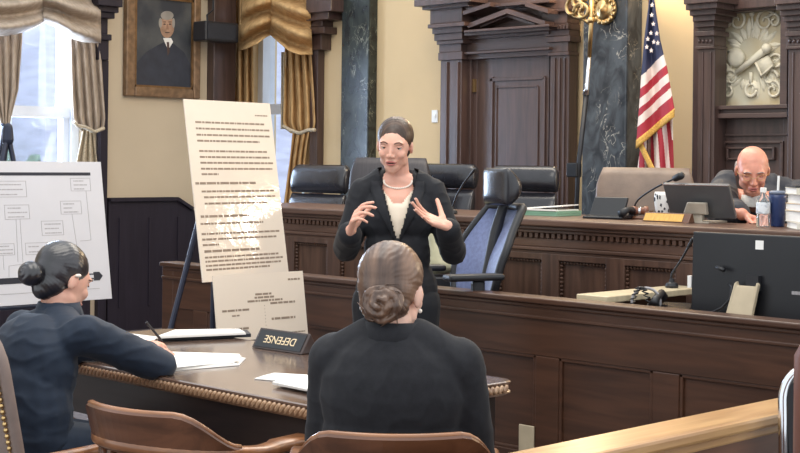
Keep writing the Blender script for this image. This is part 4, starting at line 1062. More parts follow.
mb = MB(); mb.box((-.12, -.021, -.001), (.105, .021, .001), 0, mx); mb.build('gold_panel', mat('gold_leaf_panel', (226, 176, 92), .35, .25, var=.12, scale=30, stretch=(8, 1, 1)), gn)
# judge's monitor seen from behind
def monitor(name, lab, base, rz, w, h, z0, tilt, shell, stand, th=.022):
    m_ = thing(name, lab, 'monitor', base, rz)
    T_ = Matrix.Translation((0, 0, z0)) @ Matrix.Rotation(tilt, 4, 'X')
    mb = MB(); mb.box((-w / 2, 0, 0), (w / 2, th, h), 0, T_); mb.build('shell', shell, m_, bev=.006)
    mb = MB(); mb.box((-w / 2 + .008, th, .01), (w / 2 - .008, th + .0012, h - .008), 0, T_); mb.build('screen', M['blackg'], m_)
    return m_, T_
p = onb(716, 224)
jm, T_ = monitor('judge_monitor', 'grey monitor turned to the judge on the bench beside the bottle', (p.x - .14, p.y + .10, BZ), math.radians(5), .355, .185, .02, .47, M['greyback'], None)
mb = MB(); mb.box((-.1775, -.001, .180), (.1775, .001, .1855), 0, T_); mb.build('edge_strip', M['chrome'], jm)
mb = MB(); mb.prism([(-.07, -.075, .04), (.06, -.075, .04), (.06, -.09, .10), (-.04, -.09, .10)], (0, .03, 0)); mb.build('stand_bracket', mat('stand_silver', (186, 176, 160), .4, .3), jm, bev=.006)
mb = MB(); mb.box((-.02, -.065, 0), (.03, -.04, .05)); mb.box((-.07, -.09, 0), (.08, .10, .008)); mb.build('stand_foot', mat('stand_silver', (186, 176, 160), .4, .3), jm)
# bottle, tumbler, stacked books and a black pouch
p = onb(763, 226.5)
bt = thing('water_bottle', 'clear plastic water bottle with a white cap before the judge', 'bottle', (p.x, p.y, BZ))
mb = MB(); mb.lathe([(.028, 0), (.031, .004), (.031, .05), (.029, .055), (.031, .06), (.031, .115), (.026, .135), (.013, .15), (.0125, .162), (.010, .162)], (0, 0, 0), 22); mb.build('body', M['clear'], bt, smooth=True)
mb = MB(); mb.lathe([(.0318, .06), (.032, .062), (.032, .108), (.0318, .11)], (0, 0, 0), 22); mb.build('label', M['label'], bt, smooth=True)
mb = MB(); mb.lathe([(.0145, .158), (.0145, .178), (.012, .18)], (0, 0, 0), 16); mb.build('cap', M['white'], bt)
p = onb(777.5, 226.5)
tm_ = thing('tumbler', 'navy blue insulated tumbler with a pale straw on the bench', 'cup', (p.x, p.y, BZ))
mb = MB(); mb.lathe([(.03, 0), (.032, .003), (.039, .13), (.040, .15), (.036, .15)], (0, 0, 0), 22); mb.build('body', M['tumbler'], tm_, smooth=True)
mb = MB(); mb.lathe([(.041, .15), (.041, .16), (.034, .166), (.01, .167)], (0, 0, 0), 22); mb.build('lid', mat('lid_smoke', (120, 130, 150), .25), tm_, smooth=True)
mb = MB(); mb.tube([(.0, 0, .16), (.004, 0, .235)], .0055, 8); mb.build('straw', M['white'], tm_)
p = onb(801, 229)
zc = BZ
rb = [( .028, (230, 224, 210)), (.05, (206, 196, 176)), (.034, (226, 198, 160)), (.04, (234, 230, 220)), (.03, (218, 210, 190)), (.012, (40, 40, 46))]
names = ['thick cream law book at the bottom of the stack by the tumbler', 'wide buff law book second from the bottom of the stack', 'tan spined book in the middle of the stack', 'white book above the tan spined one in the stack', 'pale ribbed book just under the black pad', 'black pad lying on top of the book stack']
for i, ((hh, cl), nm) in enumerate(zip(rb, names)):
    nmk = 'law_book' if i < 5 else 'black_pad'
    bk_ = thing(nmk, nm, 'book' if i < 5 else 'pad', (p.x + .02 + random.uniform(-.012, .012), p.y + .06, zc + .0005), math.radians(45 + random.uniform(-6, 6)), 'stacked law books on the bench' if i < 5 else None)
    mb = MB(); w_ = .085 + random.uniform(-.008, .006); mb.box((-w_, -.10, .003), (w_ - .004, .115, hh - .003)); mb.build('pages' if i < 5 else 'body', M['paper'] if i < 5 else M['black'], bk_)
    if i < 5:
        cm = mat('book_cover_%s' % 'abcde'[i], cl, .55, var=.08)
        mb = MB(); mb.box((-w_ - .003, -.105, 0), (w_, .118, .0028)); mb.box((-w_ - .003, -.105, hh - .0028), (w_, .118, hh)); mb.box((-w_ - .003, -.108, 0), (w_, -.1005, hh)); mb.build('cover', cm, bk_)
    zc += hh + .0005
# ------------------------------------------------------------------ clerk's corner behind the partition
dk = thing('clerk_desk', 'low dark clerk desk between the partition and the bench', 'desk')
x0 = atY(585, 290, 5.0).x
mb = MB(); mb.box((-3.66, 4.93, .78), (-2.55, 5.66, .81)); mb.build('desktop', M['partv'], dk, bev=.004)
mb = MB(); mb.box((-3.66, 5.60, 0), (-2.55, 5.64, .78)); mb.box((-3.66, 4.95, 0), (-3.62, 5.64, .78)); mb.box((-2.6, 4.95, 0), (-2.56, 5.64, .78)); mb.build('desk_panel', M['part'], dk)
lg = thing('desk_return', 'pale topped return ledge running from the partition to the bench', 'ledge')
mb = MB(); mb.box((-3.86, 4.93, .87), (-3.70, 5.66, .898)); mb.build('ledge_top', M['pale'], lg, bev=.004)
mb = MB(); mb.box((-3.83, 4.95, 0), (-3.79, 5.65, .87)); mb.build('ledge_panel', M['part'], lg)
pp = atY(746, 318, 5.12)
cm_, T_ = monitor('clerk_monitor', 'large black monitor seen from behind, with a beige stand, behind the partition', (pp.x + .035, 5.17, .811), math.radians(2), .645, .345, .02, -.03, M['screenback'], None, .03)
mb = MB(); mb.prism([(-.128, -.075, .0), (-.008, -.075, .0), (.010, -.04, .165), (.002, -.04, .175), (-.004, -.04, .158), (-.085, -.04, .158), (-.088, -.04, .175), (-.098, -.04, .165)], (0, .022, 0)); mb.box((-.16, -.08, 0), (.08, .14, .008)); mb.build('stand', M['beige'], cm_, bev=.004)
mb = MB(); mb.box((-.055, -.02, .14), (.0, .01, .20)); mb.build('stand_hinge', M['black'], cm_)
mb = MB(); mb.box((-.0, -.0012, .0), (.036, .0, .036), 0, T_ @ Matrix.Translation((-.03, 0, .285))); mb.build('sticker', M['white'], cm_)
mb = MB()
for k in range(9): mb.box((.135 + k * .006, -.001, .115), (.135 + k * .006 + .0045, 0, .128), 0, T_)
mb.build('maker_mark', M['inkl'], cm_)
mb = MB(); mb.tube([Vector((-.13, -.02, .16)), Vector((-.11, -.035, .15)), Vector((-.12, -.03, .10)), Vector((-.16, -.03, .06)), Vector((-.24, -.04, .02))], .006, 6); mb.tube([Vector((-.19, -.02, .225)), Vector((-.15, -.03, .215))], .009, 6); mb.build('cable', M['black'], cm_, smooth=True)
mb = MB(); mb.box((-.340, .0, .13), (-.3226, .02, .18)); o_ = mb.build('side_tab', M['white'], cm_)
p = atY(670, 306, 5.12)
kd = thing('desk_telephone', 'black telephone with a coiled cord beside the clerk monitor', 'phone', (p.x, 5.18, .811), math.radians(20))
mb = MB(); mb.prism([(-.085, -.09, 0), (-.085, .09, 0), (-.085, .09, .055), (-.085, -.09, .025)], (.135, 0, 0)); mb.build('base', M['blackg'], kd, bev=.006)
mb = MB(); mb.tube([(-.085, -.07, .055), (-.085, -.05, .075), (-.085, .05, .095), (-.085, .075, .075)], [.022, .016, .016, .022], 10); mb.build('handset', M['black'], kd, smooth=True)
mb = MB(); mb.tube([Vector((-.1, -.06, .03)) + Vector((-.0015 * i + .012 * math.sin(i * 1.3), .012 * math.cos(i * 1.3), .004 + .09 * math.sin(PI * i / 60))) for i in range(60)], .003, 5); mb.build('coiled_cord', M['black'], kd, smooth=True)
p = atY(646, 306, 5.1); p = Vector((p.x, 5.1, .811))
mb = MB(); mb.tube(arc(Vector((0, 0, .06)), .06, -.3, PI + .3, 16, (S2, S2, 0), (0, 0, 1)) + [Vector((-.12, .02, .008)), Vector((-.16, .10, .006))], .006, 6); o_ = mb.build('desk_cable', M['inkl'], smooth=True, loc=p); tag(o_, 'looped grey cable standing up left of the black telephone', 'cable')
bs = atY(675, 285, 5.62); bs = Vector((bs.x, 5.60, .731))
bs = Vector((-3.78, 5.52, .899))
gooseneck('gooseneck_microphone', 'gooseneck microphone rising beside the left edge of the clerk monitor', bs, [bs + UP * .06, bs + Vector((.05, .0, .13)), bs + Vector((.10, -.01, .20))], .005, .007)
# ------------------------------------------------------------------ flag, floor lamp, rosette
fl_ = thing('flag', 'stars and stripes flag hanging with gold fringe before the yellow wall', 'flag')
YF = 8.0
def fp(px, py, d=0): return atY(px, py, YF - d)
LE = [(-40, 651), (0, 649.5), (40, 644.5), (75, 641.5), (100, 640), (130, 637.5), (146, 636.5)]
RE = [(-40, 653), (0, 654), (40, 660), (68, 667), (90, 671), (115, 675.5)]
def flagfn(s, t):
    # s across the hang, t down; lower hem runs up to the right
    yl, yr = lerp(-40, 143, t), lerp(-40, 111, t); y = lerp(yl, yr, s)
    x = lerp(interp(LE, yl), interp(RE, yr), s)
    return fp(x, y, .06 + .035 * math.sin(s * 2.6 * PI + .6) * min(1, .3 + t))
def flagmi(s, t):
    y = lerp(lerp(-40, 143, t), lerp(-40, 111, t), s)
    yy = lerp(-40, 143, t)                        # measured along the left edge
    g = yy + s * 2
    if g < 76: return 2
    for k, lim in enumerate((89, 99, 109, 117, 127, 146)):
        if g < lim: return 1 if k % 2 == 0 else 0
    return 0
mb = MB(); mb.grid(flagfn, 60, 240, flagmi); mb.build('cloth', [M['red'], M['fwhite'], M['navy']], fl_, smooth=True, solid=.006)
mb = MB(); mb.grid(lambda s, t: flagfn(s, 1) + Vector((0, -.004, 0)) + UP * (.018 - .055 * t) , 26, 3); mb.grid(lambda s, t: fp(lerp(637, 651, t) + s * 4.5, lerp(143, 172, t) - s * 2, .075), 3, 10); mb.build('fringe', M['ffringe'], fl_, smooth=True, solid=.008)
def fold2(s, t):
    y = lerp(118, 182, t); x = lerp(interp([(118, 641), (145, 641), (182, 636)], y), interp([(118, 672), (182, 674)], y), s)
    return fp(x, y, .015 + .03 * math.sin(s * 4 * PI))
mb = MB(); mb.grid(fold2, 100, 90, lambda s, t: 0 if int((s * 5 - t * .9 + 2) * 1.35) % 2 == 0 else 1); mb.build('under_fold', [M['red'], M['fwhite']], fl_, smooth=True, solid=.006)
mb = MB(); rn = random.Random(2)
for (x, y) in ((652.3, 5), (652, 15), (653.6, 24), (651.2, 33), (657, 33.5), (648, 39), (654, 42), (647, 47), (651.5, 50.5), (658, 43)):
    c = fp(x, y, .115); pts = []
    for k in range(10):
        a = PI / 2 + k * PI / 5; R = .017 if k % 2 == 0 else .008; pts.append(c + Vector((math.cos(a) * R, 0, math.sin(a) * R)))
    mb = MB(); mb.prism(pts, (0, -.004, 0)); mb.build('star', M['fwhite'], fl_)
mb = MB(); pb = fp(651, -60, .03); mb.tube([(pb.x, pb.y, .25), pb], .014, 12); mb.build('pole', M['oakd'], fl_)
mb = MB(); mb.lathe([(.14, .2), (.145, .215), (.10, .24), (.03, .26), (.02, .3)], (pb.x, pb.y, 0), 22); mb.build('base', M['brass'], fl_)
YT = 7.9
lmp = thing('floor_lamp', 'slim black torchiere floor lamp with brass scrolls against the marble', 'lamp')
def tp(x, y, d=0): return atY(x, y, YT - d)
foot = tp(573, 216); foot.z = .2
mb = MB(); mb.lathe([(.13, 0), (.135, .012), (.05, .03), (.02, .05)], foot, 20); mb.build('base', M['black'], lmp)
mb = MB(); mb.tube([foot + UP * .02, tp(578, 170), tp(586.5, 94)], [.013, .016, .018], 10); mb.build('pole', M['black'], lmp, smooth=True)
mb = MB(); mb.tube([tp(586, 95), tp(586.8, 88), tp(589.5, 56)], [.026, .018, .013], 10); mb.build('ferrule', M['chrome'], lmp, smooth=True)
mb = MB(); mb.box((-.045, -.03, -.05), (.045, .03, .05), 0, Matrix.Translation(tp(574, 170)) ); mb.build('clamp', M['screenback'], lmp, bev=.008)
mb = MB(); mb.tube([tp(589.5, 57), tp(591, 24), tp(592, -14)], [.014, .016, .02], 10)
def sc2(cx, cy, r0, a0, sg, turns=1.2):
    pts = []
    for i in range(20):
        t = i / 19; a = a0 + sg * t * turns * 2 * PI; rr = r0 * (1 - .75 * t); pts.append(tp(cx, cy, .02) + Vector((math.cos(a) * rr, 0, math.sin(a) * rr)))
    mb.tube(pts, [.016 - .008 * i / 19 for i in range(20)], 8)
sc2(573, 8, .085, -PI * .1, 1); sc2(582, 12, .07, PI, -1); sc2(578, 2, .06, 0, 1); mb.tube([tp(590, 24), tp(582, 18), tp(574, 16), tp(568, 12)], .012, 8)
mb.ell(tp(591, 20), .028, n=12, m=8)
mb.build('scrollwork', M['brass'], lmp, smooth=True)
mb = MB(); c = tp(592, -16); mb.lathe([(.03, 0), (.09, .03), (.15, .10), (.155, .11), (.145, .105), (.08, .04), (.02, .02)], c, 24); mb.build('bowl_shade', M['brass'], lmp, smooth=True)
mb = MB(); mb.ell(c + UP * .09, .06, n=14, m=10); mb.build('bulb', emit('lamp_bulb', (255, 214, 160), 12), lmp, smooth=True)
lampc = c
ros = thing('brass_rosette', 'round brass rosette fixed high on the blue grey marble pilaster', 'ornament')
c = atY(606, 10, 8.118)
mb = MB()
mb.lathe([(.0, 0), (.09, -.002), (.105, -.015), (.095, -.03), (.075, -.028), (.065, -.04), (.045, -.045), (.03, -.05), (.0, -.07)], c, 28, 0, 'Y')
for k in range(16):
    a = 2 * PI * k / 16; mb.ell(c + Vector((math.cos(a) * .088, -.03, math.sin(a) * .088)), (.02, .012, .02), n=8, m=6)
mb.build('disc', M['brass'], ros, smooth=True)
# ------------------------------------------------------------------ people
def blob_mesh(mb, voxel, it=6, fac=.5):
    """fuse overlapping closed shapes into one continuous surface"""
    me = bpy.data.meshes.new('tmp'); mb.bm.normal_update(); mb.bm.to_mesh(me); mb.bm.free()
    o = bpy.data.objects.new('tmp', me); COL.objects.link(o)
    r = o.modifiers.new('r', 'REMESH'); r.mode = 'VOXEL'; r.voxel_size = voxel; r.use_smooth_shade = True
    if it:
        s = o.modifiers.new('s', 'SMOOTH'); s.factor = fac; s.iterations = it
    bpy.context.view_layer.update()
    out = bpy.data.meshes.new_from_object(o.evaluated_get(bpy.context.evaluated_depsgraph_get()))
    bpy.data.objects.remove(o); bpy.data.meshes.remove(me)
    return out
def mesh_obj(name, me, mats, parent=None):
    me.name = name; me.materials.clear()
    for m_ in (mats if isinstance(mats, list) else [mats]): me.materials.append(m_)
    me.shade_smooth()
    o = bpy.data.objects.new(name, me); COL.objects.link(o)
    if parent: o.parent = parent
    return o
def carve(me, test):
    """cut faces for which test(centre) is true (openings of garments)"""
    bm = bmesh.new(); bm.from_mesh(me)
    fs = [f for f in bm.faces if test(f.calc_center_median())]
    bmesh.ops.delete(bm, geom=fs, context='FACES'); bm.to_mesh(me); bm.free()
def wrinkle(me, amp, f=(6, 6, 6), seed=0, amp2=0.0):
    ns = [v.normal.copy() for v in me.vertices]
    for v, nv in zip(me.vertices, ns):
        p = v.co; n_ = noise.noise(Vector((p.x * f[0] + seed, p.y * f[1], p.z * f[2]))) * amp
        if amp2: n_ += (1 - abs(noise.noise(Vector((p.x * f[0] * 2.2 + seed, p.y * 9, p.z * f[2] * 2.6))))) ** 4 * amp2 - amp2 * .3
        v.co = p + nv * n_
    me.update()
def frame(pos, yaw, pitch, rollz=0.0):
    """head pose: yaw turns about up (positive = to the person's left), pitch nods down"""
    return Matrix.Translation(pos) @ Matrix.Rotation(yaw, 4, 'Z') @ Matrix.Rotation(rollz, 4, 'Y') @ Matrix.Rotation(pitch, 4, 'X')
def head_parts(mb, Mh, male=False, k=1.0):
    def E(c, r, rot=None):
        L_ = Mh.to_3x3() * k
        if rot: L_ = L_ @ rot
        mb.ell(Mh @ (Vector(c) * k), r, L_, 20, 14)
    def C(a, b_, ra, rb): mb.cap(Mh @ (Vector(a) * k), Mh @ (Vector(b_) * k), ra * k, rb * k, 12)
    w = 1.06 if male else 1.0
    E((0, .014, .032), (.071 * w, .092, .083)); E((0, -.018, .005), (.0655 * w, .076, .085))
    E((0, -.024, -.030), (.0575 * w, .066, .078)); E((0, -.046, -.078), (.036 * w, .042, .032)); E((0, -.064, -.094), (.021 * w, .022, .017))
    for s in (-1, 1):
        E((s * .034, -.058, -.022), (.024, .026, .024)); E((s * .042 * w, -.008, -.060), (.018, .038, .026)); E((s * .028, -.078 if male else -.074, .028), (.024, .010, .010))
        E((s * .0715 * w, .014, -.010), (.0085, .017, .029), Matrix.Rotation(s * .35, 3, 'Z') @ Matrix.Rotation(.15, 3, 'X'))
    nb_ = 1 if male else .82
    C((0, -.086, .022), (0, -.106, -.022), .0075 * nb_, .0105 * nb_); C((0, -.092, -.024), (0, -.105, -.026), .011 * nb_, .0095 * nb_)
    for s in (-1, 1): E((s * .011, -.095, -.027), (.008, .011, .007))
    E((0, -.084, -.054), (.024, .014, .016))
def face_shape(me, Mh, k=1.0, male=False):
    inv = Mh.inverted(); fwd = (Mh.to_3x3() @ Vector((0, -1, 0))).normalized(); up_ = (Mh.to_3x3() @ UP).normalized()
    def g(p, c, r): return math.exp(-sum(((p[i] - c[i]) / r[i]) ** 2 for i in range(3)))
    for v in me.vertices:
        p = (inv @ v.co) / k
        if not (-.1 < p.x < .1 and -.15 < p.y < -.02 and -.14 < p.z < .12): continue
        d = 0
        for s in (-1, 1):
            d -= (.010 if male else .007) * g(p, (s * .032, -.085, .010), (.017, .05, .012))
            d += .004 * g(p, (s * .034, -.08, .030), (.022, .05, .007))
            d += .003 * g(p, (s * .040, -.08, -.03), (.02, .05, .02))
            d -= .004 * g(p, (s * .026, -.09, -.045), (.006, .05, .018)) * (2 if male else .3)
        d -= .005 * g(p, (0, -.10, -.056), (.024, .05, .003)); d -= .004 * g(p, (0, -.1, -.072), (.02, .05, .006))
        d -= .003 * g(p, (0, -.1, -.040), (.004, .05, .008))
        v.co += fwd * (d * k)
    me.update()
def face_extra(P, me, Mh, k=1.0, brow='brow', lid='skin', closed=.75, lips='lips', mouth_open=.006, male=False):
    """eyes, brows and lips set on the finished face"""
    bvh = BVHTree.FromPolygons([v.co for v in me.vertices], [tuple(p.vertices) for p in me.polygons])
    R3 = Mh.to_3x3(); fwd = (R3 @ Vector((0, -1, 0))).normalized()
    def surf(x, z, off=0.0):
        o_ = Mh @ (Vector((x, -.25, z)) * k); h = bvh.ray_cast(o_, -fwd)
        return (h[0] if h[0] else Mh @ (Vector((x, -.09, z)) * k)) + fwd * off
    for s in (-1, 1):
        c = surf(s * .032, .009, -.0075 * k)
        e = MB(); e.ell(c, .0118 * k, None, 16, 12); eo = e.build('eye', M['eyew'], P, smooth=True)
        e = MB(); e.ell(c + fwd * .0082 * k + R3 @ Vector((0, 0, -.002)), (.0048 * k,) * 3, None, 12, 8); e.build('iris', M['dark'], eo, smooth=True)
        e = MB(); L_ = R3 @ Matrix.Rotation(.0, 3, 'X')
        prof = []
        rows = []
        a_top, a_bot = 1.5, lerp(.5, -.42, closed)
        for j in range(9):
            el = lerp(a_top, a_bot, j / 8); rows.append([c + L_ @ (Vector((math.sin(az) * math.cos(el), -math.cos(az) * math.cos(el), math.sin(el))) * .0134 * k) for az in [lerp(-1.45, 1.45, i / 14) for i in range(15)]])
        e.loft(rows, False, 0, False); e.build('eyelid', M[lid], P, smooth=True, solid=.0015)
        e = MB(); e.tube([q + fwd * .0006 for q in rows[-1]][1:-1], .0013 * k, 6); e.build('lashes', M['dark'], P, smooth=True)
        e = MB(); pts = [surf(s * x, z, .0008 * k) for x, z in ((.014, .0275), (.024, .0325), (.035, .034), (.046, .029), (.052, .024))]
        e.tube(pts, [.0022 * k, .003 * k, .003 * k, .0024 * k, .0012 * k], 8); e.build('eyebrow', M[brow], P, smooth=True)
    e = MB(); up_ = [surf(x, z, .0008 * k) for x, z in ((-.024, -.0555), (-.014, -.0515), (-.005, -.0495), (0, -.0505), (.005, -.0495), (.014, -.0515), (.024, -.0555))]
    e.tube(up_, [.0014 * k, .0034 * k, .0042 * k, .004 * k, .0042 * k, .0034 * k, .0014 * k], 8)
    lo = [surf(x, z, .0006 * k) for x, z in ((-.024, -.0558), (-.014, -.0600 - mouth_open), (0, -.0620 - mouth_open), (.014, -.0600 - mouth_open), (.024, -.0558))]
    e.tube(lo, [.0014 * k, .004 * k, .0052 * k, .004 * k, .0014 * k], 8); e.build('lips', M[lips], P, smooth=True)
    e = MB(); e.tube([surf(x, -.0562 - mouth_open * .45, .001 * k) for x in (-.02, -.01, 0, .01, .02)], [.001, .0014 + mouth_open * .3, .0016 + mouth_open * .35, .0014 + mouth_open * .3, .001], 8); e.build('mouth', M['dark'], P, smooth=True)
    return surf
def hand_parts(mb, wrist, fwd, palm, thumb, curl=(.25, .25, .25, .3), spread=.10, k=1.0, tcurl=.2, tout=.75):
    """palm, four unequal bent fingers and a thumb leaving the side near the wrist; returns fingertip data"""
    W_ = Vector(wrist); f = Vector(fwd).normalized(); n = Vector(palm); n = (n - f * n.dot(f)).normalized(); s = n.cross(f)
    if s.dot(Vector(thumb)) < 0: s = -s
    kn = [(.030, .086), (.010, .092), (-.010, .088), (-.028, .079)]
    ln = [(.041, .025, .021), (.046, .029, .022), (.042, .027, .021), (.033, .020, .019)]
    tips = []
    mb.cap(W_ - f * .03 * k, W_ + f * .012 * k, .026 * k * .8, .024 * k, 12)
    for i, ((sx, fx), L3) in enumerate(zip(kn, ln)):
        b0 = W_ + s * sx * .55 * k + f * .012 * k; p = W_ + s * sx * k + f * fx * k - n * .003 * k
        mb.cap(b0, p, .0145 * k, .0108 * k, 10)
        if i < 3: mb.cap(W_ + s * (sx - .01) * .8 * k + f * .045 * k, W_ + s * (sx - .01) * k + f * (fx - .012) * k, .0135 * k, .0105 * k, 10)
        d = (f + s * (spread * (1.5 - i))).normalized(); c = curl[i] if isinstance(curl, (tuple, list)) else curl
        r = .0092 * k * (1 if i < 3 else .88)
        for j, l in enumerate(L3):
            ang = c * (1.0, 1.1, .7)[j]; ax = d.cross(n).normalized(); d = (Matrix.Rotation(ang, 3, ax) @ d).normalized()
            q = p + d * l * k; r2 = r * .90; mb.cap(p, q, r, r2, 10); p, r = q, r2
        tips.append((p.copy(), d.copy(), n.copy()))
    p = W_ + f * .022 * k + s * .020 * k + n * .006 * k; d = (f * (1 - tout) + s * tout + n * .25).normalized()
    mb.cap(W_ + f * .02 * k + s * .008 * k, p + d * .02 * k, .017 * k, .0155 * k, 10)
    r = .0135 * k
    for j, l in enumerate((.042, .032, .027)):
        q = p + d * l * k; mb.cap(p, q, r, r * .88, 10); p = q; r *= .88
        d = (d + f * tcurl + n * tcurl * .3).normalized()
    tips.append((p.copy(), d.copy(), s.copy()))
    return tips
def nails(P, tips, k=1.0):
    mb = MB()
    for p, d, n in tips[:4]:
        q = p + d * .004 * k - n * .0062 * k; x = d.cross(n).normalized()
        mb.ell(q, (.0048 * k, .0065 * k, .0016 * k), Matrix((x, d, n)).transposed(), 8, 6)
    mb.build('fingernails', M['nail'], P, smooth=True)
def hair_cap(mb, Mh, k=1.0, low=True, back=.0):
    def E(c, r): mb.ell(Mh @ (Vector(c) * k), r, Mh.to_3x3() * k, 24, 16)
    E((0, .022 + back, .040), (.0785, .096, .083)); E((0, .040, .012), (.0715, .078, .074))
    if low: E((0, .052, -.028), (.062, .055, .055)); E((0, .062, -.055), (.045, .035, .035))
def tubepath(mb, pts, rads, n=12):
    for (a, ra), (b_, rb) in zip(list(zip(pts, rads)), list(zip(pts, rads))[1:]): mb.cap(a, b_, ra, rb, n)
def legs_standing(mb, infl=0.0, hipz=.86, ankle=.09, w=.085):
    for s in (-1, 1): tubepath(mb, [(s * w, 0, hipz), (s * w * .95, -.01, .48), (s * w * .9, .01, ankle)], [.082 + infl, .055 + infl, .036 + infl * 1.3], 14)
def shoes(P, pos, yaw=0.0, heel=.05, mtl='black'):
    for s, (x, y) in zip((-1, 1), pos):
        mb = MB(); R = rotz(yaw)
        def q(a): return Vector((x, y, 0)) + R @ Vector(a)
        mb.cap(q((0, .03, heel + .02)), q((0, -.07, .04)), .034, .036); mb.cap(q((0, -.07, .038)), q((0, -.16, .026)), .036, .022); mb.cap(q((0, .045, heel)), q((0, .05, .012)), .016, .012)
        me = blob_mesh(mb, .006, 4)
        for v in me.vertices: v.co.z = max(v.co.z, .0015)
        mesh_obj('shoe', me, M[mtl], P)
# ---- the speaking woman --------------------------------------------------
wl = to_world(-.008, 6.10)
def L2(px, py, y=0.0):   # local point of the standing figure from the photo
    s = (6.10 + y) / F_PX; return Vector(((px - 398) * s, y, 1.46 + (160.0 - py) * s))
HM = frame(L2(394.5, 145.5, -.03), math.radians(-10), math.radians(14), math.radians(3))
mb = MB(); hk = .96
head_parts(mb, HM, False, hk)
tubepath(mb, [L2(396, 160, 0), L2(398, 176, .025), (0, .03, 1.33)], [.050, .049, .06], 16)
tubepath(mb, [(-.13, .03, 1.335), (0, .02, 1.365), (.13, .03, 1.335)], [.045, .055, .045])
mb.ell((0, .01, 1.22), (.135, .085, .15)); mb.ell((0, .0, 1.0), (.115, .08, .14)); mb.ell((0, .0, .88), (.14, .09, .11))
legs_standing(mb)
RS, RE_, RW = Vector((-.142, .025, 1.325)), Vector((-.212, .0, 1.09)), L2(351, 233, -.26)
LS, LE_, LW = Vector((.146, .025, 1.325)), Vector((.235, .0, 1.08)), L2(448.5, 226, -.26)
for S_, E_, W_ in ((RS, RE_, RW), (LS, LE_, LW)): tubepath(mb, [S_, E_, W_], [.045, .036, .025])
t1 = hand_parts(mb, RW, (.22, -.52, .70), (.90, -.35, .15), (-.5, .1, .8), (.38, .50, .60, .66), .10, 1.0, .10, .55)
t2 = hand_parts(mb, LW, (-.80, -.42, .36), (-.25, -.55, .78), (.55, .1, .75), (.22, .16, .14, .16), .20, 1.0, .10, .85)
me = blob_mesh(mb, .004, 5); face_shape(me, HM, hk)
SPK = mesh_obj('person', me, M['skin']); SPK.location = wl; SPK.rotation_euler.z = PI / 4
tag(SPK, 'woman in a black suit and pearl necklace standing, speaking with both palms raised', 'person')
face_extra(SPK, me, HM, hk, 'brow', 'skin', .5, 'lips', .002); nails(SPK, t1); nails(SPK, t2)
mb = MB(); hair_cap(mb, HM, hk); 
hm = blob_mesh(mb, .005, 3)
HI = HM.inverted(); hn = [v.normal.copy() for v in hm.vertices]
for v, nv in zip(hm.vertices, hn):
    p = HI @ v.co
    part_ = math.exp(-(p.x / .0035) ** 2) * (1 if p.z > .03 else 0) * min(1, max(0, (p.y + .062) / .02))
    v.co += nv * (.0004 * math.sin(p.y * 420 + abs(p.x) * 160 + 6 * noise.noise(p * 18)) - .0030 * part_)
mesh_obj('hair', hm, M['hairs'], SPK)
mb = MB(); mb.ell(HM @ Vector((0, .115, .0)), .036); mesh_obj('hair_bun', blob_mesh(mb, .005, 2), M['hairs'], SPK)
# blouse
mb = MB(); mb.ell((0, .0, 1.215), (.118, .098, .165)); mb.ell((0, -.0, 1.02), (.10, .072, .16)); tubepath(mb, [(-.10, .025, 1.32), (0, .012, 1.345), (.10, .025, 1.32)], [.042, .060, .042])
me = blob_mesh(mb, .006, 5); zn = L2(398, 203, -.08).z
carve(me, lambda c: (c.y < .02 and c.z > zn and abs(c.x) < .020 + (c.z - zn) * .75) or (c.z > zn + .05 and abs(c.x) < .065)); wrinkle(me, .002, (14, 14, 10), 3)
mesh_obj('blouse', me, M['blouse'], SPK)
# trousers
mb = MB(); mb.ell((0, .0, .90), (.165, .115, .12)); legs_standing(mb, .022, .86, .07)
me = blob_mesh(mb, .009, 5); wrinkle(me, .004, (8, 8, 3), 5); mesh_obj('trousers', me, M['suit'], SPK)
shoes(SPK, ((-.078, .0), (.078, .0)))
# jacket
mb = MB()
mb.ell((0, .01, 1.225), (.158, .120, .15)); mb.ell((0, .005, 1.06), (.142, .112, .18)); mb.ell((0, .005, .92), (.172, .128, .16)); mb.ell((0, .005, .84), (.178, .128, .10))
tubepath(mb, [(-.135, .03, 1.328), (-.06, .028, 1.372), (.06, .028, 1.372), (.138, .03, 1.328)], [.058, .060, .060, .058], 16)
for S_, E_, W_ in ((RS, RE_, RW), (LS, LE_, LW)):
    C_ = E_.lerp(W_, .90); tubepath(mb, [S_, S_.lerp(E_, .5), E_, C_], [.062, .057, .056, .048], 16)
me = blob_mesh(mb, .006, 6)
wrinkle(me, .004, (7, 7, 7), 1, .004)
va = L2(398.5, 238, -.11).z
def vee(c): return c.y < .035 and c.z > va and abs(c.x - .002) < .006 + (c.z - va) * .285 and c.z < 1.46
carve(me, lambda c: vee(c) or (c.z > 1.375 and abs(c.x) < .068))
bvj = BVHTree.FromPolygons([v.co for v in me.vertices], [tuple(p.vertices) for p in me.polygons])
J = mesh_obj('jacket', me, M['suit'], SPK)
def front(x, z, off, bv=bvj):
    h = bv.ray_cast(Vector((x, -.6, z)), Vector((0, 1, 0))); return (h[0] if h[0] else Vector((x, -.06, z))) + Vector((0, -off, 0))
for s in (-1, 1):
    rows = []
    for i in range(13):
        t = i / 12; z = lerp(va - .01, 1.372, t); xi = .006 + max(0, z - va) * .285 + .002; wd = interp([(0, .006), (.35, .030), (.62, .052), (.72, .036), (.78, .055), (1, .035)], t)
        rows.append([front(s * lerp(xi + .002, xi + wd, j / 4), z, .006) for j in range(5)])
    mb = MB(); mb.loft(rows, False, 0, False); mb.build('lapel', M['suit'], J, smooth=True, solid=.005)
